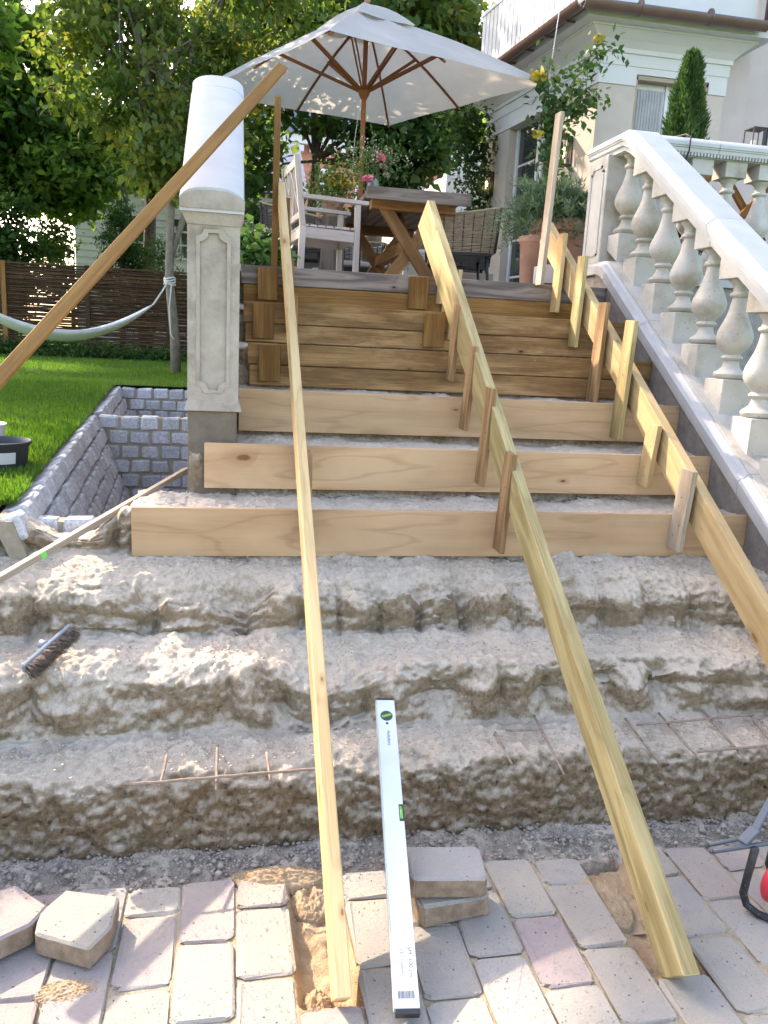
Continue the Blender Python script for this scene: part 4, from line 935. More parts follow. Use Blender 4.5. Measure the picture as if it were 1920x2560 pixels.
# ================================================================== SETT-WALLED PITS
def sett_mesh(l, h, d, seed):
    rs = random.Random(seed); bm = bm_hexa([(-l/2, -d/2, -h/2), (l/2, -d/2, -h/2), (l/2, d/2, -h/2), (-l/2, d/2, -h/2), (-l/2, -d/2, h/2), (l/2, -d/2, h/2), (l/2, d/2, h/2), (-l/2, d/2, h/2)], .011)
    for v_ in bm.verts: v_.co += Vector((rs.uniform(-1, 1) * .0045, rs.uniform(-1, 1) * .0045, rs.uniform(-1, 1) * .0045))
    me = bpy.data.meshes.new('granite_sett'); bm.to_mesh(me); bm.free(); me.materials.append(M['sett']); return me
SETT = [sett_mesh(.123, .088, .10, s) for s in range(7)]
def sett_wall(label, a, b_, ztop_a, ztop_b, ncourse, thick=.10, ln=.134, hc=.098, bat=0.):
    """wall from a to b (xy); setts face right-hand side normal"""
    a, b_ = Vector((*a, 0)), Vector((*b_, 0)); d = (b_ - a); L = d.length; d.normalize(); rz = math.atan2(d.y, d.x)
    w_ = thing('sett_wall', (a.x, a.y, ztop_a), label, 'retaining wall'); n = d.cross(Vector((0, 0, 1)))
    # mortar core
    c = []
    zlow = min(ztop_a, ztop_b) - hc * ncourse
    for z_a, z_b in ((zlow, zlow), (ztop_a - .012, ztop_b - .012)):
        for p, z in ((a + n * (thick / 2 - .012 - bat * .05), z_a), (b_ + n * (thick / 2 - .012 - bat * .05), z_b), (b_ - n * (thick / 2 - .008), z_b), (a - n * (thick / 2 - .008), z_a)): p = p + n * bat * ((ztop_a if (p - a).length < (p - b_).length else ztop_b) - z); c.append((p.x, p.y, z))
    hexa('mortar_core', c, 'mortar', w_, tuple(d), 0)
    for ci in range(ncourse):
        off = (ci % 2) * ln / 2; k = 0; s = off
        while s < L + .001:
            s0 = s; s += ln
            if s0 + ln * .5 > L: break
            m_ = s0 + ln / 2; z = ztop_a + (ztop_b - ztop_a) * m_ / L - hc * (ci + .5)
            o = bpy.data.objects.new('granite_sett', random.choice(SETT)); COL.objects.link(o); o.parent = w_
            p = a + d * (m_ + random.uniform(-.004, .004)) + n * bat * hc * (ci + .5); p.z = z + random.uniform(-.003, .003); o.location = p - LOC[w_.name]; o.rotation_euler = (random.uniform(-.03, .03) - math.atan(bat), random.uniform(-.02, .02), rz + random.uniform(-.03, .03)); sx_ = random.uniform(.93, 1.06); o.scale = (sx_, thick / .10 * random.uniform(.97, 1.05), random.uniform(.95, 1.04) * (1.06 if bat else 1))
    return w_
sett_wall('long left wall of the nearer planting pit, rows of grey granite setts beside the grass', (-.816, 3.03), (-.95, 5.60), .785, .915, 6, bat=.36)
sett_wall('cross wall of grey granite setts between the two planting pits', (-.90, 5.66), (-.06, 5.66), .912, .912, 6)
sett_wall('long left wall of the farther planting pit, grey granite setts', (-.945, 5.76), (-1.03, 7.30), .918, .985, 4, bat=.36)
sett_wall('short far end wall of grey granite setts closing the farther planting pit', (-.98, 7.36), (.1, 7.36), .985, .985, 4)
sett_wall('low front row of grey granite setts at the near end of the planting pit', (-.80, 3.265), (-.42, 3.265), .742, .742, 4, .10)
pit = link('pit_soil', mesh([(-1.1, 3.3, .33), (.2, 3.3, .33), (.2, 5.7, .36), (-1.1, 5.7, .36), (-1.1, 5.7, .6), (.2, 5.7, .6), (.2, 7.4, .62), (-1.1, 7.4, .62)], [(0, 1, 2, 3), (4, 5, 6, 7)]), 'soil'); tag(pit, 'bare soil at the bottom of the planting pits', None, None, 'structure')

# ================================================================== TUB ON LAWN
tz = gz(-1.1, 3.8)
tu = thing('mortar_tub', (-1.04, 3.80, tz), 'black rubber tub with a grey label standing on the grass at the left edge', 'tub')
lathe('tub_body', [(0, 0), (.112, 0), (.118, .01), (.126, .10), (.138, .112), (.142, .125), (.136, .128), (.122, .112), (.112, .02), (0, .02)], 'tub', tu, (-1.035, 3.80, tz), 32)
bs = []
V, F = [], []
for i, a in enumerate(np.linspace(R(-88), R(-42), 8)):
    for z, rr_ in ((.035, .1225), (.085, .1272)): V.append((-1.035 + rr_ * math.cos(a), 3.80 + rr_ * math.sin(a), tz + z))
F = [(2 * i, 2 * i + 2, 2 * i + 3, 2 * i + 1) for i in range(7)]
link('label_sticker', mesh(V, F, 'label_sticker'), 'label', tu)
wl = thing('white_bucket', (-1.28, 4.42, tz), 'rim of a white bucket behind the black tub', 'bucket'); lathe('bucket_body', [(0, 0), (.10, 0), (.12, .16), (.125, .16), (.125, .17), (.115, .17), (.1, .02), (0, .02)], 'winw', wl, (-1.19, 4.06, tz), 24)

# ================================================================== FENCE
FY = 14.0
fe = thing('wicker_fence', (-3, FY, 1.0), 'dark brown woven willow fence across the back of the lawn', 'fence')
zt, zb_ = 2.40, 1.02
nrow = 44
for r_ in range(nrow):
    z = zb_ + .03 + (zt - zb_ - .06) * r_ / (nrow - 1)
    x = -7.5 + random.uniform(0, .4); bs = []
    pts = []; ph = random.uniform(0, 6)
    xx = -7.5
    while xx < .6:
        pts.append((xx, FY + .018 * math.sin(xx * 5.2 + (r_ % 2) * math.pi), z + random.uniform(-.006, .006))); xx += .22
    v, f = vtube(pts, random.uniform(.0145, .018), 5); link('willow_rod', mesh(v, f, 'willow_rod', True), 'wick', fe)
for x in (-7.2, -5.4, -3.60, -2.35, -1.1, .1): box('post', (x - .035, FY - .06, .9), (x + .035, FY - .018, 2.44), 'lath' if abs(x + 3.6) < .1 else 'wick', fe)
box('top_bar', (-7.5, FY - .03, 2.40), (.6, FY + .03, 2.43), 'wick', fe)
# dark ground cover below the fence
p, t, _ = blob((-2.6, 13.6, 1.05), (3.2, .28, .16), 160, 60, .10, 0); o = leaves('ground_cover', p, .07, 'dark', rnd=t); tag(o, 'dark low planting along the foot of the fence', 'ground cover', None, 'stuff')

# ================================================================== TREES
def limbs(pts_list, mat, parent, name='trunk', seg=8):
    bs = [vtube(p, r_, seg, True) for p, r_ in pts_list]; return multi(name, bs, mat, parent, None, True)
def branches(base, cents, n, r0, mat, parent):
    bs = []
    for i in range(n):
        c = Vector(cents[random.randrange(len(cents))]); b0 = Vector(base[random.randrange(len(base))]); m_ = b0.lerp(c, .5) + Vector((random.uniform(-.15, .15), random.uniform(-.15, .15), .12)); bs.append(vtube([b0, m_, c], [r0, r0 * .6, r0 * .2], 5, False))
    multi('branches', bs, mat, parent, None, True)
def tree(name, label, base, trunk, r0, blobs, leafsize, mat, bark, nb=30, cat='tree', aspect=.75, up=.3, droop=0.):
    t = thing(name, base, label, cat)
    rr = [r0 * (1 - .75 * i / (len(trunk) - 1)) for i in range(len(trunk))]
    limbs([(trunk, rr)], bark, t)
    P, Tn, C = [], [], []
    for bdef in blobs:
        p, tt, c = blob(*bdef); P.append(p); Tn.append(tt); C.append(c)
    P, Tn, C = np.concatenate(P), np.concatenate(Tn), np.concatenate(C)
    branches(trunk[len(trunk) // 2:], [tuple(c) for c in C], int(nb * 1.6), max(r0 * .22, .018), bark, t)
    leaves('crown', P, leafsize, mat, t, rnd=Tn, aspect=aspect, up=up, droop=droop)
    return t
# hammock tree
hb = [(-.69, 9.8, .98), (-.70, 9.8, 1.4), (-.76, 9.8, 2.05), (-.74, 9.8, 2.8), (-.83, 9.8, 3.3), (-.93, 9.8, 3.9), (-1.01, 9.8, 4.25), (-1.13, 9.8, 4.9), (-1.3, 9.8, 6.0)]
ht = tree('garden_tree', 'slender grey-trunked tree on the lawn that holds the hammock, golden green leaves', (-.69, 9.8, .98), hb, .060,
     [((-1.15, 9.9, 4.45), (1.0, .8, 1.0), 120, 52, .13, .2), ((-.60, 9.7, 3.45), (.7, .7, .5), 52, 46, .11, .15), ((.15, 10.3, 4.9), (1.0, .8, .8), 80, 50, .13, .2), ((-.3, 10.2, 6.2), (1.0, .9, .8), 60, 50, .15, .2), ((-2.05, 9.7, 7.45), (.5, 1.1, .6), 60, 52, .14, .1), ((-1.7, 10.0, 5.1), (.5, .5, .6), 26, 46, .12, .2)], .095, 'golden', 'bark', 40, droop=.9, aspect=.62)  # highest clump, above the view, is added to shade the right handrail
limbs([([(-.74, 9.8, 2.3), (-.55, 9.85, 2.9), (-.45, 9.9, 3.6), (-.35, 9.9, 4.4), (-.1, 10, 5.4)], [.036, .034, .030, .022, .012]), ([(-.83, 9.8, 3.2), (-.60, 9.8, 3.9), (-.45, 9.8, 4.8)], [.032, .026, .012]), ([(-.93, 9.8, 3.7), (-1.5, 9.8, 4.5), (-1.9, 9.8, 5.2)], [.04, .03, .012])], 'bark', ht, 'limb')
# maple, unseen leaf clumps placed to shade the steps, its right side reaching in
tree('maple_tree', 'large green maple at the left edge of the garden, unseen crown shaped to shade the steps', (-5.2, 11.0, 1.0), [(-5.2, 11, .9), (-5.15, 11, 2.5), (-5.0, 10.9, 4), (-4.7, 10.6, 5.6), (-4.4, 10.3, 7)], .2,
     [((-4.15, 9.75, 6.7), (.82, .55, .75), 105, 60, .15, .1), ((-4.0, 9.3, 5.6), (.6, .6, .5), 34, 50, .14, .1), ((-5.0, 10.6, 8.1), (.8, .7, .6), 26, 50, .16, .2), ((-6.6, 13.0, 6.6), (1.2, 1.2, 1.2), 90, 60, .2, .3), ((-5.4, 12.6, 5.6), (1.2, 1.0, 1.2), 90, 60, .2, .3), ((-3.9, 12.4, 5.2), (.9, .7, .9), 60, 60, .16, .2)], .13, 'maple', 'barkd', 40)
# maples beyond the fence
tree('maple_tree', 'dense dark green maple behind the fence at the far left', (-5.0, 17, 1), [(-5, 17, .9), (-4.9, 17, 3), (-4.6, 16.8, 5), (-4.4, 16.8, 7.5)], .22,
     [((-4.3, 16.6, 5.3), (1.8, 1.0, 1.7), 230, 84, .21, .2), ((-3.1, 16.3, 4.1), (.9, .7, .7), 70, 76, .17, .2), ((-5.2, 17, 8.0), (1.6, 1.2, 1.2), 80, 76, .24, .3), ((-5.6, 16.6, 3.9), (1.3, .9, .9), 80, 70, .2, .2)], .145, 'maple', 'barkd', 40)
tree('maple_tree', 'green maple behind the fence, directly left of the pillar', (-1.9, 18, 1), [(-1.9, 18, .9), (-1.8, 18, 3), (-1.7, 18, 5), (-1.5, 18, 8)], .17,
     [((-1.9, 17.6, 4.9), (.9, .8, .7), 60, 76, .2, .2), ((-.6, 17.8, 5.6), (1.1, .9, 1.2), 70, 76, .22, .3)], .14, 'maple', 'barkd', 30)
tree('dark_evergreen', 'dark evergreen bush behind the fence at the left edge', (-3.8, 15.2, 1), [(-3.8, 15.2, .9), (-3.8, 15.2, 2), (-3.8, 15.2, 3)], .1,
     [((-4.0, 15.2, 2.6), (.72, .5, 1.1), 130, 60, .14, .2), ((-5.2, 15.2, 2.4), (.9, .6, 1.2), 90, 60, .15, .2)], .09, 'dark', 'barkd', 10, 'bush')
tree('golden_bush', 'yellow-green bush above the fence beside the white house', (-2.95, 16, 1), [(-2.95, 16, .9), (-2.95, 16, 2), (-2.9, 16, 2.8)], .05, [((-3.25, 16, 2.7), (.30, .3, .7), 45, 50, .10, .2)], .08, 'golden', 'barkd', 6, 'bush')
tree('thuja', 'dark conical thuja behind the fence in front of the white house', (-1.95, 15, 1), [(-1.95, 15, .9), (-1.95, 15, 2.4), (-1.95, 15, 3.8)], .06,
     [((-1.95, 15, 2.5), (.36, .25, 1.15), 190, 60, .06, .3), ((-1.35, 15, 2.2), (.4, .25, .8), 120, 50, .07, .3)], .06, 'dark', 'barkd', 6, 'conifer', .35)
# trees behind the terrace
tree('plane_tree', 'tall tree with grey trunk rising behind the umbrella', (2.15, 13.5, .9), [(2.15, 13.5, .8), (2.15, 13.5, 3.5), (2.2, 13.5, 5.2), (2.25, 13.4, 6.4), (2.5, 13.3, 8)], .17,
     [((2.8, 13.5, 6.2), (1.4, .9, .8), 76, 50, .17, .3), ((.9, 13.6, 6.3), (1.3, .9, .8), 66, 50, .17, .3), ((3.3, 13.3, 5.4), (.6, .7, .6), 34, 50, .14, .2), ((1.5, 13.5, 7.6), (2.2, 1.2, .8), 60, 50, .2, .3)], .15, 'golden', 'bark', 30)
tree('chestnut_tree', 'dark leafy tree behind the umbrella pole, hiding the neighbouring brick house', (1.0, 12.5, .9), [(1.0, 12.5, .8), (1.0, 12.5, 2.5), (1.1, 12.5, 4), (1.0, 12.5, 5.4)], .12,
     [((.10, 12.4, 3.7), (.5, .5, .8), 26, 46, .13, .2), ((2.2, 12.0, 4.2), (.7, .5, .5), 80, 56, .13, .1), ((1.2, 12.5, 5.6), (1.3, .8, .6), 56, 50, .17, .2), ((.0, 12.5, 5.3), (.7, .7, .7), 40, 50, .15, .2), ((.9, 12.2, 4.45), (.55, .4, .15), 8, 40, .10, .2), ((2.6, 12, 4.75), (.6, .5, .4), 45, 50, .12, .1), ((2.1, 12, 3.55), (.3, .3, .3), 30, 50, .10, .1)], .14, 'dark', 'barkd', 26)

# backdrop wood far behind as separate trees
for i, (x, y, s_, mt, lb_) in enumerate(((-16, 40, 3.6, 'maple', 'tall green tree far behind at the left, first from the edge'), (-2.5, 42, 3.0, 'maple', 'tall green tree far behind the white house'), (12, 40, 4.5, 'maple', 'tall green tree far behind the neighbour house at the right'))):
    tree('distant_tree', lb_, (x, y, .9), [(x, y, .8), (x, y, s_), (x + .3, y, 2 * s_)], .3, [((x, y, 2.0 * s_ * .8), (s_, s_ * .7, s_ * 1.2), 230, 50, .5, .4)], .34, mt, 'barkd', 10)

# hammock
def saghamm():
    A_, B_ = Vector((-2.75, 8.7, 1.80)), Vector((-.92, 9.60, 1.76)); n = 30; V, F = [], []; m_ = 12
    for i in range(n + 1):
        t = i / n; c = A_.lerp(B_, t); c.z -= 4 * .42 * t * (1 - t) * 1.08; wd = .02 + .30 * (math.sin(math.pi * t) ** .75); sd2 = Vector((.44, -.9, 0))
        for j in range(m_ + 1):
            u = j / m_ * 2 - 1; V.append(c + sd2 * wd * u * .55 + Vector((0, 0, (u * u) * wd * .34 - .01 * math.sin(u * 18) * math.sin(math.pi * t))))
    for i in range(n):
        for j in range(m_): a = i * (m_ + 1) + j; F.append((a, a + 1, a + m_ + 2, a + m_ + 1))
    return V, F
hm = thing('hammock', (-1.7, 9.1, 1.2), 'pale grey-green cloth hammock slung between the slender tree and the left', 'hammock')
V, F = saghamm(); o = link('hammock_cloth', mesh(V, F, 'c', True), 'hammock', hm)
sm = o.modifiers.new('s', 'SOLIDIFY'); sm.thickness = .006
tube('hammock_rope', [(-.92, 9.60, 1.76), (-.82, 9.70, 1.93), (-.77, 9.74, 2.03)], [.012, .010, .010], 'rope', hm, 6)
tube('hammock_rope', [(-2.75, 8.7, 1.80), (-3.2, 8.5, 2.0)], .012, 'rope', hm, 6)
v, f = [], []
bs = []
for k in range(4):
    z = 2.0 + k * .022; bs.append(vtube([(-.755 + .060 * math.cos(a), 9.8 + .060 * math.sin(a), z + .01 * math.sin(a * 2 + k)) for a in np.linspace(0, 2 * math.pi, 18)], .010, 5, False))
multi('rope_lashing', bs, 'rope', hm, None, True)
tube('rope_end', [(-.73, 9.73, 2.0), (-.755, 9.72, 1.75), (-.74, 9.72, 1.45), (-.70, 9.73, 1.38)], .008, 'rope', hm, 5)

# ================================================================== NEIGHBOUR HOUSES
wh = thing('white_house', (-1.2, 20, 1), 'white weatherboard house behind the fence on the left', 'house')
box('wall', (-3.58, 20, .8), (1.2, 27, 4.7), 'boardw', wh, 0)
for i in range(26):
    z = .95 + i * .15
    hexa('weatherboard', [(-3.6, 19.972, z), (1.22, 19.972, z), (1.22, 19.999, z), (-3.6, 19.999, z), (-3.6, 19.992, z + .15), (1.22, 19.992, z + .15), (1.22, 19.999, z + .15), (-3.6, 19.999, z + .15)], 'boardw', wh, None, 0)
hexa('roof', [(-3.9, 19.7, 4.7), (1.6, 19.7, 4.7), (1.6, 27.3, 4.7), (-3.9, 27.3, 4.7), (-3.9, 23.4, 6.6), (1.6, 23.4, 6.6), (1.6, 23.6, 6.6), (-3.9, 23.6, 6.6)], 'slate', wh, None, 0)
for x0, z0 in ((-1.55, 1.75), (-1.55, 3.1), (-.35, 1.75), (-.35, 3.1), (-2.7, 3.1)):
    f_ = box('window', (x0, 19.93, z0), (x0 + .75, 19.97, z0 + .95), 'winw', wh, 0)
    for i in range(3):
        for j in range(3): box('pane', (x0 + .06 + i * .22, 19.922, z0 + .06 + j * .29), (x0 + .06 + i * .22 + .19, 19.929, z0 + .06 + j * .29 + .25), 'glass', f_, 0)
bh = thing('brick_house', (3, 30, 1), 'red brick house with arched white windows and slate roof behind the trees', 'house')
box('wall', (-1.2, 30, .8), (8.0, 38, 8.0), 'brickw', bh, 0)
hexa('roof', [(-1.5, 29.6, 8.3), (8.3, 29.6, 8.3), (8.3, 38.3, 8.3), (-1.5, 38.3, 8.3), (-.5, 32, 10.6), (7.3, 32, 10.6), (7.3, 36, 10.6), (-.5, 36, 10.6)], 'slate', bh, None, 0)
box('cornice', (-1.4, 29.7, 8.0), (8.2, 29.998, 8.28), 'frieze', bh, 0)
multi('cornice_brackets', [vb((x, 29.84, 7.86), (x + .16, 29.84, 7.86), .24, .2) for x in np.arange(-1.2, 8, .36)], 'frieze', bh, 'stuff')
for x0 in (-.6, .95, 2.5, 4.05, 5.6):
    for z0 in (3.4, 5.9):
        arc = [(x0 + .45 + .45 * math.cos(a), z0 + 1.05 + .35 * math.sin(a)) for a in np.linspace(0, math.pi, 9)]
        pts = [(x0, z0), (x0 + .9, z0)] + arc
        V = [(a, 29.95, b_) for a, b_ in pts] + [(a, 29.999, b_) for a, b_ in pts]; nn_ = len(pts)
        F = [tuple(range(nn_)), tuple(range(nn_, 2 * nn_))[::-1]] + [(i, (i + 1) % nn_, nn_ + (i + 1) % nn_, nn_ + i) for i in range(nn_)]
        wn = link('window', mesh(V, F), 'winw', bh)
        for i in range(2):
            for j in range(3): box('pane', (x0 + .08 + i * .39, 29.94, z0 + .1 + j * .42), (x0 + .08 + i * .39 + .34, 29.949, z0 + .1 + j * .42 + .36), 'glass', wn, 0)
for i in range(4): box('chimney', (.2 + i * 2.1, 33, 10.5), (.8 + i * 2.1, 33.8, 11.6), 'brickw', bh, 0)
wr = thing('white_villa', (5, 16, 1), 'smooth white rendered villa with a balcony beyond the terrace, right of the umbrella pole', 'house')
box('wall', (3.96, 16, .8), (9, 24, 4.75), 'frieze', wr, 0)
hexa('gable', [(3.96, 16.0, 4.75), (9, 16.0, 4.75), (9, 24, 4.75), (3.96, 24, 4.75), (5.6, 16.0, 6.1), (7.4, 16.0, 6.1), (7.4, 24, 6.1), (5.6, 24, 6.1)], 'frieze', wr, None, 0)
box('corner_pilaster', (3.90, 15.94, .8), (4.06, 15.998, 4.75), 'frieze', wr, 0)
box('side_wing', (3.30, 17.2, .8), (3.955, 22, 4.5), 'boardw', wr, 0)
w1 = box('window', (3.36, 17.15, 3.75), (3.92, 17.19, 4.4), 'glass', wr, 0)
for i in range(9): tube('balcony_baluster', [(3.12 + i * .1, 16.3, 3.6), (3.12 + i * .1, 16.3, 4.08)], .012, 'winw', wr, 5)
box('balcony_rail', (3.08, 16.27, 4.08), (3.98, 16.33, 4.12), 'winw', wr, 0); box('balcony_floor', (3.08, 16.25, 3.5), (3.95, 17.2, 3.6), 'frieze', wr, 0)

# ================================================================== TERRACE
tr = thing('terrace', (2, 7, FL), 'raised tiled terrace at the top of the steps', 'terrace')
V = [(.0, YB(5) + .25, FL - .002), (9, YB(5) + .25, FL - .002), (9, 11.0, FL - .002), (.0, 11.0, FL - .002)]
box('terrace_body', (.0, 5.02, .2), (9.0, 11.0, FL - .01), 'conc', tr, 0)
for i in range(16):
    for j in range(12):
        x0, y0 = .01 + i * .5, 5.03 + j * .5
        if y0 < 5.3 and x0 > 2.0: continue
        box('floor_tile', (x0, y0, FL - .009), (x0 + .492, y0 + .492, FL + random.uniform(-.0006, .0006)), 'floor', tr, .002)
# rear balustrade
rbz = thing('rear_balustrade', (2, 10.8, FL), 'white balustrade along the far side of the terrace, seen between the chair legs', 'balustrade')
fr = [(Vector((x, 10.8, FL + .82)), Vector((0, 1, 0)), Vector((0, 0, 1))) for x in (-.1, 3.2)]; sweep('handrail', railprof(.22), fr, 'white', rbz)
box('coping_stone', (-.1, 10.68, FL - .01), (3.2, 10.92, FL + .06), 'white', rbz)
for i in range(14):
    o = baluster(.05 + i * .235, 10.8, FL + .16, rbz, sc=.88); block(o, .064, -.10, -.10, -.001, -.001); block(o, .062, .48, .48, .56, .56, 'top_block')
# side balustrade at left of terrace
sb = thing('side_balustrade', (-.1, 8, FL), 'white balustrade along the left side of the terrace behind the hydrangea', 'balustrade')
fr = [(Vector((-.1, y, FL + .82)), Vector((1, 0, 0)), Vector((0, 0, 1))) for y in (7.2, 10.7)]; sweep('handrail', railprof(.22), fr, 'white', sb)
box('coping_stone', (-.22, 5.1, FL - .30), (.02, 10.7, FL + .03), 'white', sb)
for i in range(13):
    o = baluster(-.1, 7.4 + i * .26, FL + .13, sb, sc=.92); block(o, .064, -.10, -.10, -.001, -.001); block(o, .062, .502, .502, .585, .585, 'top_block')

# ---- table
TX0, TX1, TY0, TY1, TZ = .975, 1.755, 6.42, 8.45, 2.62
tt = thing('dining_table', (1.37, 7.4, FL), 'heavy weathered wooden table with crossed timber trestle legs on the terrace', 'table')
for i in range(5):
    wd = (TX1 - TX0) / 5; box('top_plank', (TX0 + i * wd + .002, TY0 + random.uniform(0, .01), TZ - .045), (TX0 + (i + 1) * wd - .002, TY1, TZ + random.uniform(-.002, .002)), 'topw', tt, .004)
box('end_batten', (TX0 - .02, TY0 - .028, TZ - .088), (TX1 + .02, TY0 - .002, TZ + .004), 'topw', tt, .004)
box('under_beam', (1.33, TY0 + .2, 2.20), (1.41, TY1 - .2, 2.30), 'teak', tt)
for y in (TY0 + .20, TY1 - .25):
    beam('crossed_leg', (TX0 + .14, y, TZ - .08), (TX1 - .16, y, FL + .03), .05, .095, 'teak', tt, (1, 0, 0)); beam('crossed_leg', (TX1 - .14, y + .052, TZ - .08), (TX0 + .16, y + .052, FL + .03), .05, .095, 'teak', tt, (1, 0, 0))
    box('cleat', (TX0 + .05, y - .03, TZ - .125), (TX1 - .05, y + .075, TZ - .047), 'teak', tt); box('foot', (TX0 + .1, y - .03, FL), (TX1 - .1, y + .08, FL + .04), 'teak', tt)
beam('diagonal_brace', (1.37, TY0 + .26, 2.22), (1.37, TY0 + .85, TZ - .06), .05, .06, 'teak', tt)

# ---- white armchair
def wb(name, p0, p1, w_, h_, parent, mat='chairw', up=(0, 0, 1)): return beam(name, p0, p1, w_, h_, mat, parent, up, .003)
AO = Vector((.455, 6.22, FL)); ang_c = R(6)
ch = thing('garden_armchair', AO, 'silvered teak garden armchair turned side on at the near left of the table', 'chair')
fx = Vector((math.cos(ang_c), math.sin(ang_c), 0)); fy = Vector((-math.sin(ang_c), math.cos(ang_c), 0))
def cp_(f_, s_, z): return AO + fx * f_ + fy * s_ + Vector((0, 0, z))
for s_ in (0, .56):
    wb('rear_leg', cp_(0, s_, 0), cp_(.01, s_, .42), .035, .045, ch, up=fx); wb('back_post', cp_(.01, s_, .42), cp_(-.045, s_, .90), .035, .042, ch, up=fx)
    wb('front_leg', cp_(.42, s_, 0), cp_(.42, s_, .60), .035, .042, ch, up=fx)
    wb('armrest', cp_(.0, s_, .625), cp_(.50, s_, .612), .055, .028, ch); wb('side_rail', cp_(.02, s_, .375), cp_(.40, s_, .365), .022, .075, ch)
wb('front_rail', cp_(.42, .02, .365), cp_(.42, .54, .365), .022, .075, ch); wb('rear_rail', cp_(.0, .02, .37), cp_(.0, .54, .37), .022, .07, ch)
for i in range(7): wb('seat_slat', cp_(.03 + i * .062, .0, .425), cp_(.03 + i * .062, .56, .425), .05, .016, ch)
wb('top_rail', cp_(-.038, .0, .86), cp_(-.038, .56, .86), .022, .06, ch, up=(0, 0, 1)); wb('lower_back_rail', cp_(0, .0, .50), cp_(0, .56, .50), .022, .05, ch)
for a, b_ in (((.03), (.28)), ((.28), (.53))):
    wb('lattice_bar', cp_(-.005, a, .52), cp_(-.034, b_, .84), .012, .024, ch, up=fx); wb('lattice_bar', cp_(-.005, b_, .52), cp_(-.034, a, .84), .012, .024, ch, up=fx)
for q in (.15, .28, .41): wb('lattice_bar', cp_(-.004, q, .52), cp_(-.036, q, .84), .012, .02, ch, up=fx)

# ---- rattan chairs
def rattan(name, label, o, rot, wcol, group='rattan chairs round the table', hgt=.72):
    r_ = thing(name, (*o, FL), label, 'chair', group); ca, sa = math.cos(rot), math.sin(rot)
    def q(f_, s_, z): return Vector((o[0] + f_ * ca - s_ * sa, o[1] + f_ * sa + s_ * ca, FL + z))
    for f_, s_ in ((-.22, -.24), (-.22, .24), (.22, -.24), (.22, .24)): tube('leg', [q(f_ * 1.1, s_ * 1.08, 0), q(f_ * .95, s_, .36)], [.010, .016], 'black', r_, 8)
    c = [q(f_, s_, z) for z in (.34, .39) for f_, s_ in ((-.25, -.27), (.25, -.27), (.25, .27), (-.25, .27))]; hexa('seat_frame', c, 'black', r_, None, .006)
    c = [q(f_, s_, z) for z in (.392, .455) for f_, s_ in ((-.22, -.25), (.24, -.25), (.24, .25), (-.22, .25))]; hexa('cushion', c, 'cush', r_, None, .02)
    # wrap-round woven shell: path of the rim
    def rim(t):   # t -1..1 round the back
        if abs(t) < .45: return (-.27, t / .45 * .27)
        s_ = 1 if t > 0 else -1; return (-.27 + (abs(t) - .45) / .55 * .50, s_ * (.27 + .03 * (abs(t) - .45)))
    def flare(z): return 1 + (z - .36) * .28
    def shell(t, z): f_, s_ = rim(t); top_ = hgt - .10 * max(0, abs(t) - .45) / .55; zz = .37 + (top_ - .37) * z; k = flare(zz); return q(f_ * k, s_ * k, zz)
    bs = []
    for i in range(30):
        z = i / 29; bs.append(vtube([shell(t, z) + Vector((random.uniform(-.002, .002), random.uniform(-.002, .002), random.uniform(-.003, .003))) for t in np.linspace(-1, 1, 37)], .0052, 4, False))
    multi('weave', bs, wcol, r_, None, True)
    bs = [vtube([shell(t, 0), shell(t, .5), shell(t, 1)], .006, 5, False) for t in np.linspace(-1, 1, 25)]; multi('shell_ribs', bs, 'black', r_, None, True)
    tube('shell_rim', [shell(t, 1.0) for t in np.linspace(-1, 1, 33)], .010, 'rattp', r_, 6)
    for t in (-.45, .45, -1, 1): tube('corner_post', [shell(t, 0), shell(t, 1)], .011, 'black', r_, 8)
    return r_
rattan('rattan_chair', 'pale woven rattan chair with grey cushion, right of the table near the glazed door', (1.84, 6.95), R(172), 'rattp')
rattan('rattan_chair', 'dark woven rattan armchair left of the table, behind the white armchair', (.52, 7.55), R(-8), 'ratt')
rattan('rattan_chair', 'dark rattan chair half hidden at the far end of the table', (.62, 8.5), R(-5), 'ratt')
rattan('rattan_chair', 'dark rattan chair on the far right side of the table', (2.12, 8.1), R(178), 'ratt')
rattan('rattan_chair', 'dark rattan chair at the rear head of the table', (1.35, 9.2), R(-90), 'ratt')

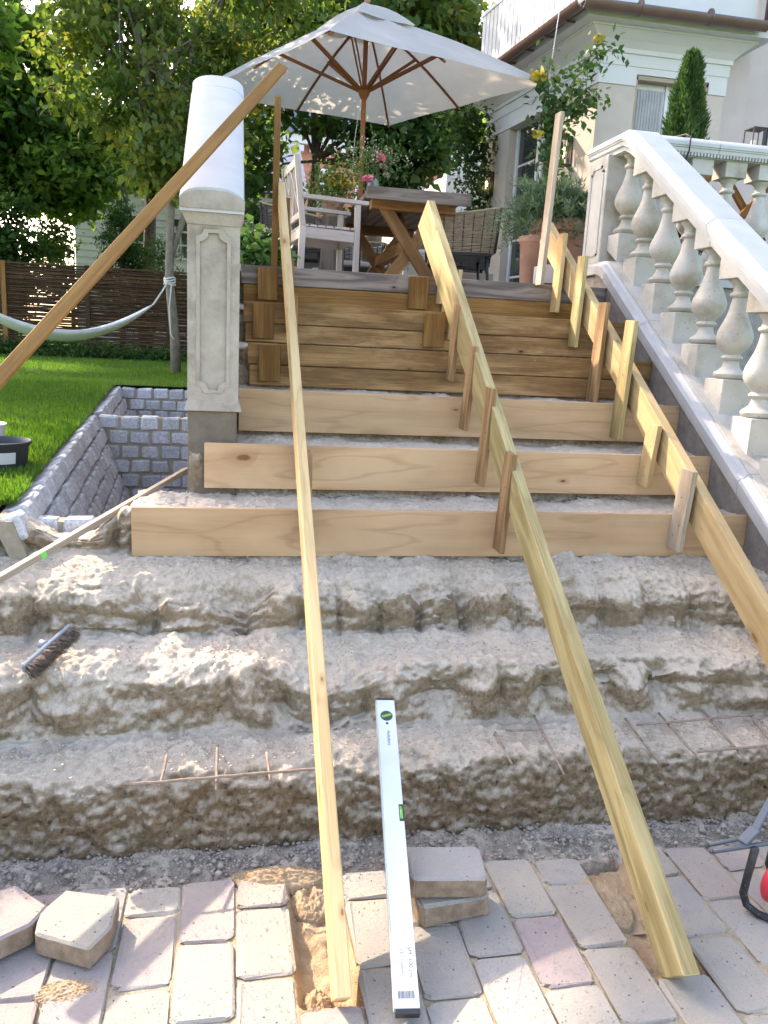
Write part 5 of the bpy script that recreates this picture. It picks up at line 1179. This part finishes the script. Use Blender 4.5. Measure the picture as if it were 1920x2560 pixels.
# ---- umbrella
um = thing('patio_umbrella', (1.14, 8.0, FL), 'large off-white square patio umbrella with brown wooden ribs over the table', 'umbrella')
Cn = dict(N=Vector((.675, 6.83, 3.80)), R=Vector((2.70, 7.46, 3.80)), F=Vector((1.62, 9.40, 3.80)), L=Vector((-.458, 8.90, 3.80)))
ap = Vector((1.135, 8.06, 4.40))
tube('pole', [(1.14, 8.0, FL), (1.137, 8.03, 3.2), (1.135, 8.06, 4.40)], .0225, 'umbw', um, 14)
ring = [Cn['N'], Cn['R'], Cn['F'], Cn['L']]
V, F = [], []; nu, nv_ = 12, 14
def canopy(off):
    V, F = [], []
    for si in range(4):
        a, b_ = ring[si], ring[(si + 1) % 4]; n0 = len(V)
        for j in range(nv_ + 1):
            t = j / nv_
            for i in range(nu + 1):
                u = i / nu; e = a.lerp(b_, u); c_ = math.sin(math.pi * u)
                e = e + (ap - e) * (.0 + .0) ; p = ap.lerp(e, t)
                p.z += -.045 * math.sin(math.pi * t) * abs(math.sin(2 * math.pi * u)) + .05 * math.sin(math.pi * t) + .0 ; p = p + (ap - p) * .0
                if t > .8: q_ = (ap - e).normalized(); p = p + Vector((q_.x, q_.y, 0)) * .03 * (t - .8) / .2 * abs(math.sin(2 * math.pi * u))
                p.z += off; V.append(p)
        for j in range(nv_):
            for i in range(nu): a_ = n0 + j * (nu + 1) + i; F.append((a_, a_ + 1, a_ + nu + 2, a_ + nu + 1))
    return V, F
V, F = canopy(0); o = link('canopy', mesh(V, F, 'canopy', True), None, um)
um_m, nt_, b0 = newmat('umbrella_canvas', .85, .1); v_ = coords(nt_, 'Object')
cc_ = ramp(nt_, noise(nt_, v_, 3, 5), [(.3, (.55, .555, .55)), (.7, (.62, .62, .61))]); nt_.links.new(cc_, b0.inputs['Base Color'])
trn = N(nt_, 'ShaderNodeBsdfTranslucent'); nt_.links.new(mix(nt_, 1., cc_, (.9, .83, .72), 'MULTIPLY'), trn.inputs[0]); mxs = N(nt_, 'ShaderNodeMixShader'); mxs.inputs[0].default_value = .5
nt_.links.new(b0.outputs[0], mxs.inputs[1]); nt_.links.new(trn.outputs[0], mxs.inputs[2]); nt_.links.new(mxs.outputs[0], nt_.nodes['Material Output'].inputs[0]); bump(nt_, b0, noise(nt_, v_, 5, 4), .01); o.data.materials.append(um_m)
# vent cap
V, F = [], []
vr = [ap.lerp(c, .27) + Vector((0, 0, .055)) for c in ring]; tp_ = ap + Vector((0, 0, .075))
for si in range(4):
    a, b_ = vr[si], vr[(si + 1) % 4]; n0 = len(V)
    for j in range(6):
        for i in range(7): u = i / 6; t = j / 5; p = tp_.lerp(a.lerp(b_, u), t); p.z += .035 * math.sin(math.pi * t) - (.02 * t * math.sin(math.pi * u)); V.append(p)
    for j in range(5):
        for i in range(6): a_ = n0 + j * 7 + i; F.append((a_, a_ + 1, a_ + 8, a_ + 7))
link('vent_cap', mesh(V, F, 'vent', True), None, um).data.materials.append(um_m)
lathe('finial', [(.0, 0), (.022, 0), (.03, .03), (.026, .07), (.012, .10), (.016, .12), (.0, .135)], 'terra', um, tuple(tp_ + Vector((0, 0, .005))), 16)
hub = Vector((1.136, 8.045, 3.72)); lathe('hub', [(.0, -.05), (.03, -.05), (.045, -.02), (.055, .0), (.05, .03), (.03, .05), (0, .05)], 'umbw', um, tuple(hub), 16)
lathe('top_hub', [(.0, -.05), (.045, -.05), (.05, .0), (0, .02)], 'umbw', um, tuple(ap + Vector((0, 0, -.06))), 16)
ends = ring + [ring[i].lerp(ring[(i + 1) % 4], .5) for i in range(4)]
for e in ends:
    top_ = ap + Vector((0, 0, -.05)); out = ap.lerp(e, .985); out.z -= .025; mid = top_.lerp(out, .5) 
    def ribp(t): p = ap.lerp(e, t); p.z += .05 * math.sin(math.pi * t) - .032; return p
    v, f = vtube([ribp(t) for t in np.linspace(.02, .985, 9)], .013, 4); link('rib', mesh(v, f), 'umbw', um)
    for s_ in (-1, 1):
        dv = (e - ap); dv.z = 0; sd2 = Vector((-dv.y, dv.x, 0)).normalized() * .014 * s_
        beam('strut', hub + sd2, ribp(.50) + sd2 * 1.2, .010, .026, 'umbw', um)
tube('pull_cord', [(1.10, 8.0, 3.66), (1.06, 8.0, 3.3), (1.05, 8.0, 3.0)], .003, 'rope', um, 4)

# ---- flowers on the table
def flower(parent, c, r_, mat, n=26):
    P = np.tile(np.array(c), (n, 1)) + rng.normal(size=(n, 3)) * r_ * .15; d = rng.normal(size=(n, 3)); d[:, 2] = np.abs(d[:, 2]) * .6
    leaves('blossom', P, r_, mat, parent, dirs=d * 2, aspect=1.1)
vs = thing('flower_bouquet', (1.02, 6.62, TZ), 'glass vase of pink roses and meadow flowers on the near end of the table', 'flowers')
lathe('vase', [(0, 0), (.05, 0), (.055, .06), (.04, .12), (.048, .14), (.04, .14), (.035, .12), (.045, .02), (0, .02)], 'glass', vs, (1.06, 6.78, TZ + .001), 20)
P = rng.normal(size=(900, 3)) * np.array([.13, .09, .09]) + np.array([1.06, 6.78, TZ + .25]); leaves('foliage', P, .035, 'rosel', vs, aspect=.4, up=.1)
P = rng.normal(size=(260, 3)) * np.array([.16, .09, .05]) + np.array([1.05, 6.78, TZ + .30]); leaves('filler_flowers', P, .014, 'petal_w', vs, aspect=.9, kind='stuff')
for c, r_, mt in (((.985, 6.60, TZ + .075), .042, 'petal_p'), ((1.10, 6.72, TZ + .26), .045, 'petal_p'), ((1.14, 6.8, TZ + .22), .03, 'petal_w'), ((.95, 6.75, TZ + .22), .025, 'petal_o'), ((1.17, 6.8, TZ + .16), .03, 'petal_w')): flower(vs, c, r_, mt)
yf = thing('yellow_flower_pot', (.72, 7.2, TZ), 'pot of yellow and orange flowers beyond the white armchair', 'flowers')
P = rng.normal(size=(1100, 3)) * np.array([.10, .09, .10]) + np.array([.80, 7.3, 2.72]); leaves('foliage', P, .05, 'golden', yf, aspect=.4)
P = rng.normal(size=(120, 3)) * np.array([.05, .05, .03]) + np.array([.84, 7.3, 2.80]); leaves('blossoms', P, .03, 'petal_o', yf, aspect=1.)
lathe('pot', [(0, 0), (.08, 0), (.10, .16), (.11, .17), (.09, .17), (0, .15)], 'terra', yf, (.80, 7.3, 2.50), 20)
box('pot_stand', (.70, 7.2, FL), (.90, 7.4, 2.495), 'topw', yf)
# hydrangea
hy = thing('hydrangea', (.12, 6.0, FL), 'bright green hydrangea bush with pale heads at the left edge of the terrace', 'shrub')
P, t_, c_ = blob((.12, 6.05, 2.04), (.17, .2, .15), 40, 34, .05, .3); leaves('foliage', P, .075, 'rosel', hy, rnd=.4 + t_ * .6, aspect=.7)
P, t_, c_ = blob((.13, 6.05, 2.19), (.12, .12, .04), 5, 60, .022, .3); leaves('flower_heads', P, .018, 'petal_w', hy, aspect=1.)
tube('stem', [(.12, 6.05, FL), (.12, 6.05, 2.05)], .015, 'bark', hy, 6)

# ---- pots by the right string
pt = thing('rosemary_pot', (2.25, 5.75, FL), 'large terracotta pot of sprawling grey-green rosemary beside the balustrade end', 'potted plant')
lathe('pot', [(0, 0), (.15, 0), (.16, .02), (.19, .40), (.21, .41), (.215, .48), (.20, .49), (.19, .44), (0, .42)], 'terra', pt, (2.27, 5.78, FL + .03), 28)
P, D, Tn = [], [], []
for i in range(560):
    a = random.uniform(0, 2 * math.pi); el = random.uniform(-.2, 1.3); L_ = random.uniform(.14, .46); d = Vector((math.cos(a) * math.cos(el) - .25, math.sin(a) * math.cos(el), math.sin(el)))
    base = Vector((2.26 + random.uniform(-.1, .1), 5.78 + random.uniform(-.1, .1), FL + .53 + random.uniform(0, .08))); tone = random.random()
    for k in range(34):
        t = k / 33; p = base + d * L_ * t + Vector((0, 0, -.45 * L_ * t * t)); P.append(p); D.append(d * .6 + Vector((random.gauss(0, .8), random.gauss(0, .8), random.gauss(.2, .6)))); Tn.append(tone * .6 + random.random() * .4)
leaves('foliage', np.array(P), .050, 'herb', pt, dirs=np.array(D), aspect=.18, rnd=np.array(Tn))
multi('stems', [vtube([(2.26, 5.78, FL + .45), (2.26 + random.uniform(-.3, .2), 5.78 + random.uniform(-.2, .2), FL + .5 + random.uniform(0, .25))], .006, 5) for i in range(14)], 'bark', pt)
p2 = thing('tapered_pot', (2.03, 5.65, FL), 'smaller pale terracotta pot behind the tall bleached stake', 'pot')
lathe('pot_body', [(0, 0), (.065, 0), (.07, .02), (.088, .30), (.10, .31), (.10, .345), (.09, .35), (.08, .32), (0, .30)], 'terra', p2, (2.02, 5.62, FL + .03), 28)
p3 = thing('plant_tray', (2.2, 5.5, FL), 'low pale pink planter box with pebbles at the top right of the steps', 'planter')
box('planter_box', (2.0, 5.30, FL + .05), (2.155, 5.5, FL + .17), 'stuccop', p3); box('saucer', (1.86, 5.24, FL + .001), (2.157, 5.45, FL + .03), 'black', p3)
n = 120; P = np.stack([rng.uniform(1.84, 2.12, n), rng.uniform(5.12, 5.22, n), np.full(n, FL + .01)], 1); pebbles('pebbles', P, .008, .018, 'gravel', p3)
# sandy blocks under the rattan chair (door plinth)
bx = thing('storage_box', (2.2, 7.6, FL), 'pale wooden box behind the right rattan chair legs', 'box'); box('box_body', (1.95, 7.7, FL), (2.4, 7.95, FL + .30), 'stakew', bx)

# thuja in pot
th = thing('potted_thuja', (3.3, 6.0, FL), 'small conical green thuja in a pot on the terrace in front of the bay window', 'conifer')
lathe('pot', [(0, 0), (.14, 0), (.18, .36), (.2, .38), (.18, .38), (0, .34)], 'terra', th, (3.27, 6.0, FL), 24)
tube('trunk', [(3.27, 6.0, FL + .3), (3.27, 6.0, 3.5)], [.025, .006], 'barkd', th, 6)
n = 15000; z = rng.uniform(0, 1, n) ** 1.25; a = rng.uniform(0, 2 * np.pi, n); lump = 1 + .16 * np.sin(a * 5 + z * 17) + .10 * np.sin(a * 3 - z * 31)
rr = (.02 + .215 * (1 - z) ** .68) * lump * rng.uniform(.55, 1.08, n) ** .5
P = np.stack([3.27 + rr * np.cos(a), 6.0 + rr * np.sin(a), 2.24 + z * 1.40], 1); D = np.stack([np.cos(a) * .8, np.sin(a) * .8, np.full(n, 1.3)], 1)
leaves('foliage', P, .042, 'ever', th, dirs=D, aspect=.28, rnd=rng.uniform(0, 1, n) * .5 + .25 * (1 + np.sin(a * 5 + z * 17)))

# ================================================================== HOUSE
ho = thing('villa', (3.9, 8, FL), 'pale villa bay with beige walls, white cornice, brown gutter and boarded balcony above', 'house')
Cx, Cy = 3.24, 7.6; dx, dy = -.1305, .9914                # left face direction
nx, ny = -dy, dx                                         # outward normal of left face (-X)
def LF(s_, o_, z): return Vector((Cx + dx * s_ + nx * o_, Cy + dy * s_ + ny * o_, z))
def poly_prism(name, pts, z0, z1, mat, parent):
    n_ = len(pts); V = [(x, y, z0) for x, y in pts] + [(x, y, z1) for x, y in pts]; F = [tuple(range(n_))[::-1], tuple(range(n_, 2 * n_))] + [(i, (i + 1) % n_, n_ + (i + 1) % n_, n_ + i) for i in range(n_)]
    me = mesh(V, F, name); bm = bmesh.new(); bm.from_mesh(me); bmesh.ops.recalc_face_normals(bm, faces=bm.faces[:]); bm.to_mesh(me); bm.free(); return link(name, me, mat, parent)
def bay(o_): # footprint offset outward by o_
    a = LF(2.45 + o_, o_, 0); c = Vector((Cx, Cy, 0)) + Vector((nx * o_ * 1.02, -o_, 0)); return [(a.x, a.y), (c.x, c.y), (4.50 + o_, Cy - o_), (4.50 + o_, 11)]
# walls with openings: build in pieces
WZ0, WZ1, WX0, WX1 = 2.45, 3.98, 3.60, 4.33
box('wall', (Cx, Cy, FL), (WX0, Cy + .25, 3.90), 'stucco', ho, 0); box('wall', (WX1, Cy, FL), (4.50, Cy + .25, 3.90), 'stucco', ho, 0); box('wall', (WX0, Cy, FL), (WX1, Cy + .25, WZ0), 'stucco', ho, 0)
def lwall(s0, s1, z0, z1, mat='stucco', name='wall', o0=-.25, o1=0, bev=0, parent=None):
    c = [LF(s0, o1, z0), LF(s1, o1, z0), LF(s1, o0, z0), LF(s0, o0, z0), LF(s0, o1, z1), LF(s1, o1, z1), LF(s1, o0, z1), LF(s0, o0, z1)]
    return hexa(name, c, mat, parent or ho, (dx, dy, 0), bev)
DS0, DS1, DZ = .60, 1.86, 3.895
lwall(.0, DS0, FL, 3.90); lwall(DS1, 2.45, FL, 3.90); box('back_wall', (Cx + .1, 8.6, FL), (4.4, 8.7, 4.0), 'stucco', ho, 0)
# frieze and cornice
for o_, z0, z1 in ((.012, 3.90, 4.06), (.020, 4.06, 4.16), (.036, 4.16, 4.20), (.18, 4.315, 4.335), (.27, 4.335, 4.40)):
    if o_ < .02:
        box('frieze', (Cx - o_, Cy - o_, z0), (WX0 - .0, Cy + .2, z1), 'frieze', ho, 0); box('frieze', (WX1, Cy - o_, z0), (4.50 + o_, Cy + .2, z1), 'frieze', ho, 0); box('frieze', (WX0, Cy - o_, WZ1 + .02), (WX1, Cy + .2, z1), 'frieze', ho, 0)
        lwall(.0, DS0, z0, z1, 'frieze', 'frieze', -.2, .012); lwall(DS1, 2.45, z0, z1, 'frieze', 'frieze', -.2, .012)
        lwall(DS0, DS1, DZ + .003, z1, 'frieze', 'frieze', -.2, .013)
    else: poly_prism('cornice', bay(o_), z0, z1, 'frieze', ho)
def cove(o0, o1, z0, z1):
    a, b_ = bay(o0), bay(o1); V = [(x, y, z0) for x, y in a] + [(x, y, z1) for x, y in b_]; n_ = 4; F = [tuple(range(n_))[::-1], tuple(range(n_, 2 * n_))] + [(i, (i + 1) % n_, n_ + (i + 1) % n_, n_ + i) for i in range(n_)]
    me = mesh(V, F, 'c'); bm = bmesh.new(); bm.from_mesh(me); bmesh.ops.recalc_face_normals(bm, faces=bm.faces[:]); bm.to_mesh(me); bm.free(); link('cornice', me, 'frieze', ho)
cove(.036, .085, 4.2005, 4.25); cove(.085, .168, 4.2505, 4.3145)
# gutter
def GP(o_, z): c = Vector((Cx, Cy, 0)) + Vector((nx * o_ * 1.02, -o_, 0)); a = LF(2.75, o_, 0); return [Vector((a.x, a.y, z)), Vector((c.x, c.y, z)), Vector((4.62, Cy - o_, z))]
gp = GP(.36, 4.41)
def half(p0, p1, r_=.062):
    p0, p1 = Vector(p0), Vector(p1); t = (p1 - p0).normalized(); s2 = t.cross(Vector((0, 0, 1))); pr = [(r_ * math.cos(a), r_ * math.sin(a)) for a in np.linspace(math.pi, 2 * math.pi, 13)] + [(r_ * .88 * math.cos(a), r_ * .88 * math.sin(a)) for a in np.linspace(2 * math.pi, math.pi, 13)]
    return sweep('gutter', pr, [(p0, s2, Vector((0, 0, 1))), (p1, s2, Vector((0, 0, 1)))], 'gutter', ho)
half(gp[0], gp[1] + Vector((0, .0, 0))); half(gp[1], gp[2])
for q in np.arange(.3, 1.6, .38): tube('gutter_joint', [gp[1].lerp(gp[2], q) + Vector((-.008, 0, -.001)), gp[1].lerp(gp[2], q) + Vector((.008, 0, -.001))], .066, 'gutter', ho, 16) if q < 1 else None
for q in np.arange(.12, 1, .13): beam('gutter_bracket', gp[0].lerp(gp[1], q) + Vector((.34, .04, -.03)), gp[0].lerp(gp[1], q) + Vector((.0, 0, -.07)), .02, .02, 'gutter', ho)
poly_prism('roof_edge', bay(.34), 4.42, 4.45, 'slate', ho)
# balcony with vertical boards
lw = lwall(-.10, 2.20, 4.45, 5.14, 'frieze', 'balcony_wall', .20, .24)
for i in range(23): lwall(-.10 + i * .100, -.10 + i * .100 + .080, 4.56, 5.11, 'boardw', 'balcony_board', .241, .262, .002)
lwall(-.12, 2.22, 5.11, 5.15, 'frieze', 'balcony_rail', .19, .27)
lwall(-.10, 2.20, 4.452, 4.555, 'frieze', 'balcony_kickboard', .241, .268)
box('balcony_wall', (Cx - .10, Cy - .22, 4.452), (4.58, Cy - .17, 5.2), 'frieze', ho, 0)
# main block
box('main_wall', (4.51, 8.5, FL), (9, 9, 6.5), 'stuccop', ho, 0); box('main_wall', (4.512, 7.86, FL), (4.9, 8.499, 6.5), 'stuccop', ho, 0)
tube('downpipe', [(4.66, 7.30, 4.46), (4.66, 7.3, 4.95)], .03, 'gutter', ho, 10)
# bay window
wn = box('window', (WX0 + .02, Cy + .10, WZ0), (WX1 - .02, Cy + .14, WZ1 + .01), 'winw', ho, 0)
for i in range(2):
    x0 = WX0 + .065 + i * .335
    box('pane', (x0, Cy + .092, WZ0 + .06), (x0 + .265, Cy + .099, WZ1 - .07), 'curt', wn, 0)
    for j in range(9): box('curtain_fold', (x0 + .01 + j * .029, Cy + .086, WZ0 + .07), (x0 + .022 + j * .029, Cy + .092, WZ1 - .08), 'curt', wn, 0) if i == 0 else None
box('sash_bar', (WX0 + .35, Cy + .078, WZ0), (WX0 + .375, Cy + .10, WZ1), 'winw', wn, 0)
box('window_lining', (WX0, Cy + .0, WZ0), (WX0 + .02, Cy + .14, WZ1 + .01), 'stakew', wn, 0); box('window_lining', (WX1 - .02, Cy + .0, WZ0), (WX1, Cy + .14, WZ1 + .01), 'stakew', wn, 0); box('window_lining', (WX0, Cy + .0, WZ1 - .02), (WX1, Cy + .10, WZ1 + .015), 'stakew', wn, 0)
# french door
dr = lwall(DS0, DS1, FL + .01, DZ, 'winw', 'french_door', -.14, -.10)
for i in range(2):
    s0 = DS0 + .04 + i * .60
    for j in range(5):
        z0 = FL + .03 + j * .403; p_ = lwall(s0 + .055, s0 + .50, z0, z0 + .378, 'glass', 'pane', -.1, -.096, 0, dr)
    lwall(s0, s0 + .05, FL + .02, DZ - .02, 'winw', 'stile', -.10, -.08, 0, dr); lwall(s0 + .51, s0 + .56, FL + .02, DZ - .02, 'winw', 'stile', -.10, -.08, 0, dr)
lwall(DS0 - .0, DS0 + .03, FL, DZ, 'stucco', 'door_lining', -.1, -.001, 0, dr); lwall(DS1 - .03, DS1, FL, DZ, 'stucco', 'door_lining', -.1, -.001, 0, dr)
# wall lamps
def wall_lamp(s_, z, label):
    L0 = LF(s_, 0, z); t = thing('wall_lamp', L0, label, 'lamp', None)
    lwall(s_ - .05, s_ + .05, z - .13, z + .13, 'black', 'back_plate', .001, .012, .001, t)
    for a in (-.05, .044):
        for o_ in (.03, .125): lwall(s_ + a, s_ + a + .006, z - .12, z + .12, 'black', 'frame_bar', o_, o_ + .006, 0, t)
    lwall(s_ - .058, s_ + .058, z + .12, z + .135, 'black', 'cap', .012, .14, .001, t); lwall(s_ - .05, s_ + .05, z - .13, z - .12, 'black', 'base', .012, .132, .001, t)
    tube('bulb', [LF(s_, .07, z - .05), LF(s_, .07, z + .03)], .012, 'lampg', t, 8)
wall_lamp(.42, 3.38, 'black box-shaped wall lamp right of the glazed door'); wall_lamp(2.20, 3.36, 'lit black wall lantern left of the glazed door beside the climbing plant')
tube('lamp_cable', [LF(2.20, .012, 3.23), LF(2.21, .012, 2.9), LF(2.2, .012, 2.3)], .004, 'black', ho, 5)

# climbing roses
def climber(label, stems, nleaf, size, mat='rosel', spread=.09, flowers=()):
    t = thing('climbing_rose', stems[0][0], label, 'climbing plant'); bs = []; P = []
    for st in stems:
        st = [Vector(p) for p in st]; bs.append(vtube(st, .006, 5))
        seg = [(st[i], st[i + 1]) for i in range(len(st) - 1)]; tot = sum((b_ - a).length for a, b_ in seg)
        for a, b_ in seg:
            k = int(nleaf * (b_ - a).length)
            for _ in range(k): P.append(a.lerp(b_, random.random()) + Vector((random.gauss(0, spread), random.gauss(0, spread * .6), random.gauss(0, spread))))
    multi('stems', bs, 'bark', t); leaves('foliage', np.array(P), size, mat, t, aspect=.62, droop=.4)
    for c, r_ in flowers: flower(t, c, r_, 'petal_y', 34)
climber('yellow climbing rose trained up a string at the corner of the bay', [[(2.78, 7.45, FL), (2.76, 7.45, 2.6), (2.78, 7.42, 3.1), (2.72, 7.4, 3.5), (2.64, 7.35, 3.9)], [(2.76, 7.4, 3.15), (2.76, 7.35, 3.55), (2.88, 7.3, 3.80), (3.03, 7.2, 3.98), (3.12, 7.1, 4.02)], [(2.72, 7.4, 3.5), (2.9, 7.3, 3.62), (3.08, 7.2, 3.68)], [(2.74, 7.42, 3.4), (2.9, 7.35, 3.56), (3.06, 7.3, 3.60)]],
        380, .062, spread=.075, flowers=(((3.03, 7.2, 4.10), .05), ((2.58, 7.35, 3.80), .06), ((2.62, 7.4, 3.34), .05)))
climber('green climbing plant hanging down the far corner of the villa wall', [[(2.90, 9.95, FL + .2), (2.86, 9.9, 2.9), (2.82, 9.8, 3.4), (2.78, 9.7, 3.9), (2.55, 9.6, 4.10)], [(2.80, 9.8, 3.6), (2.62, 9.7, 3.8), (2.42, 9.6, 3.85)], [(2.76, 9.75, 3.9), (2.5, 9.7, 4.05), (2.25, 9.6, 4.05)], [(2.82, 9.8, 3.3), (2.78, 9.75, 3.0), (2.74, 9.7, 2.70)], [(2.55, 9.7, 3.9), (2.45, 9.6, 3.55)], [(2.7, 9.7, 3.7), (2.6, 9.7, 3.4), (2.62, 9.7, 3.2)]], 620, .06, 'dark', spread=.10)
tube('support_string', [(2.66, 7.38, 3.6), (2.70, 7.30, 4.42)], .004, 'rope', ho, 4)
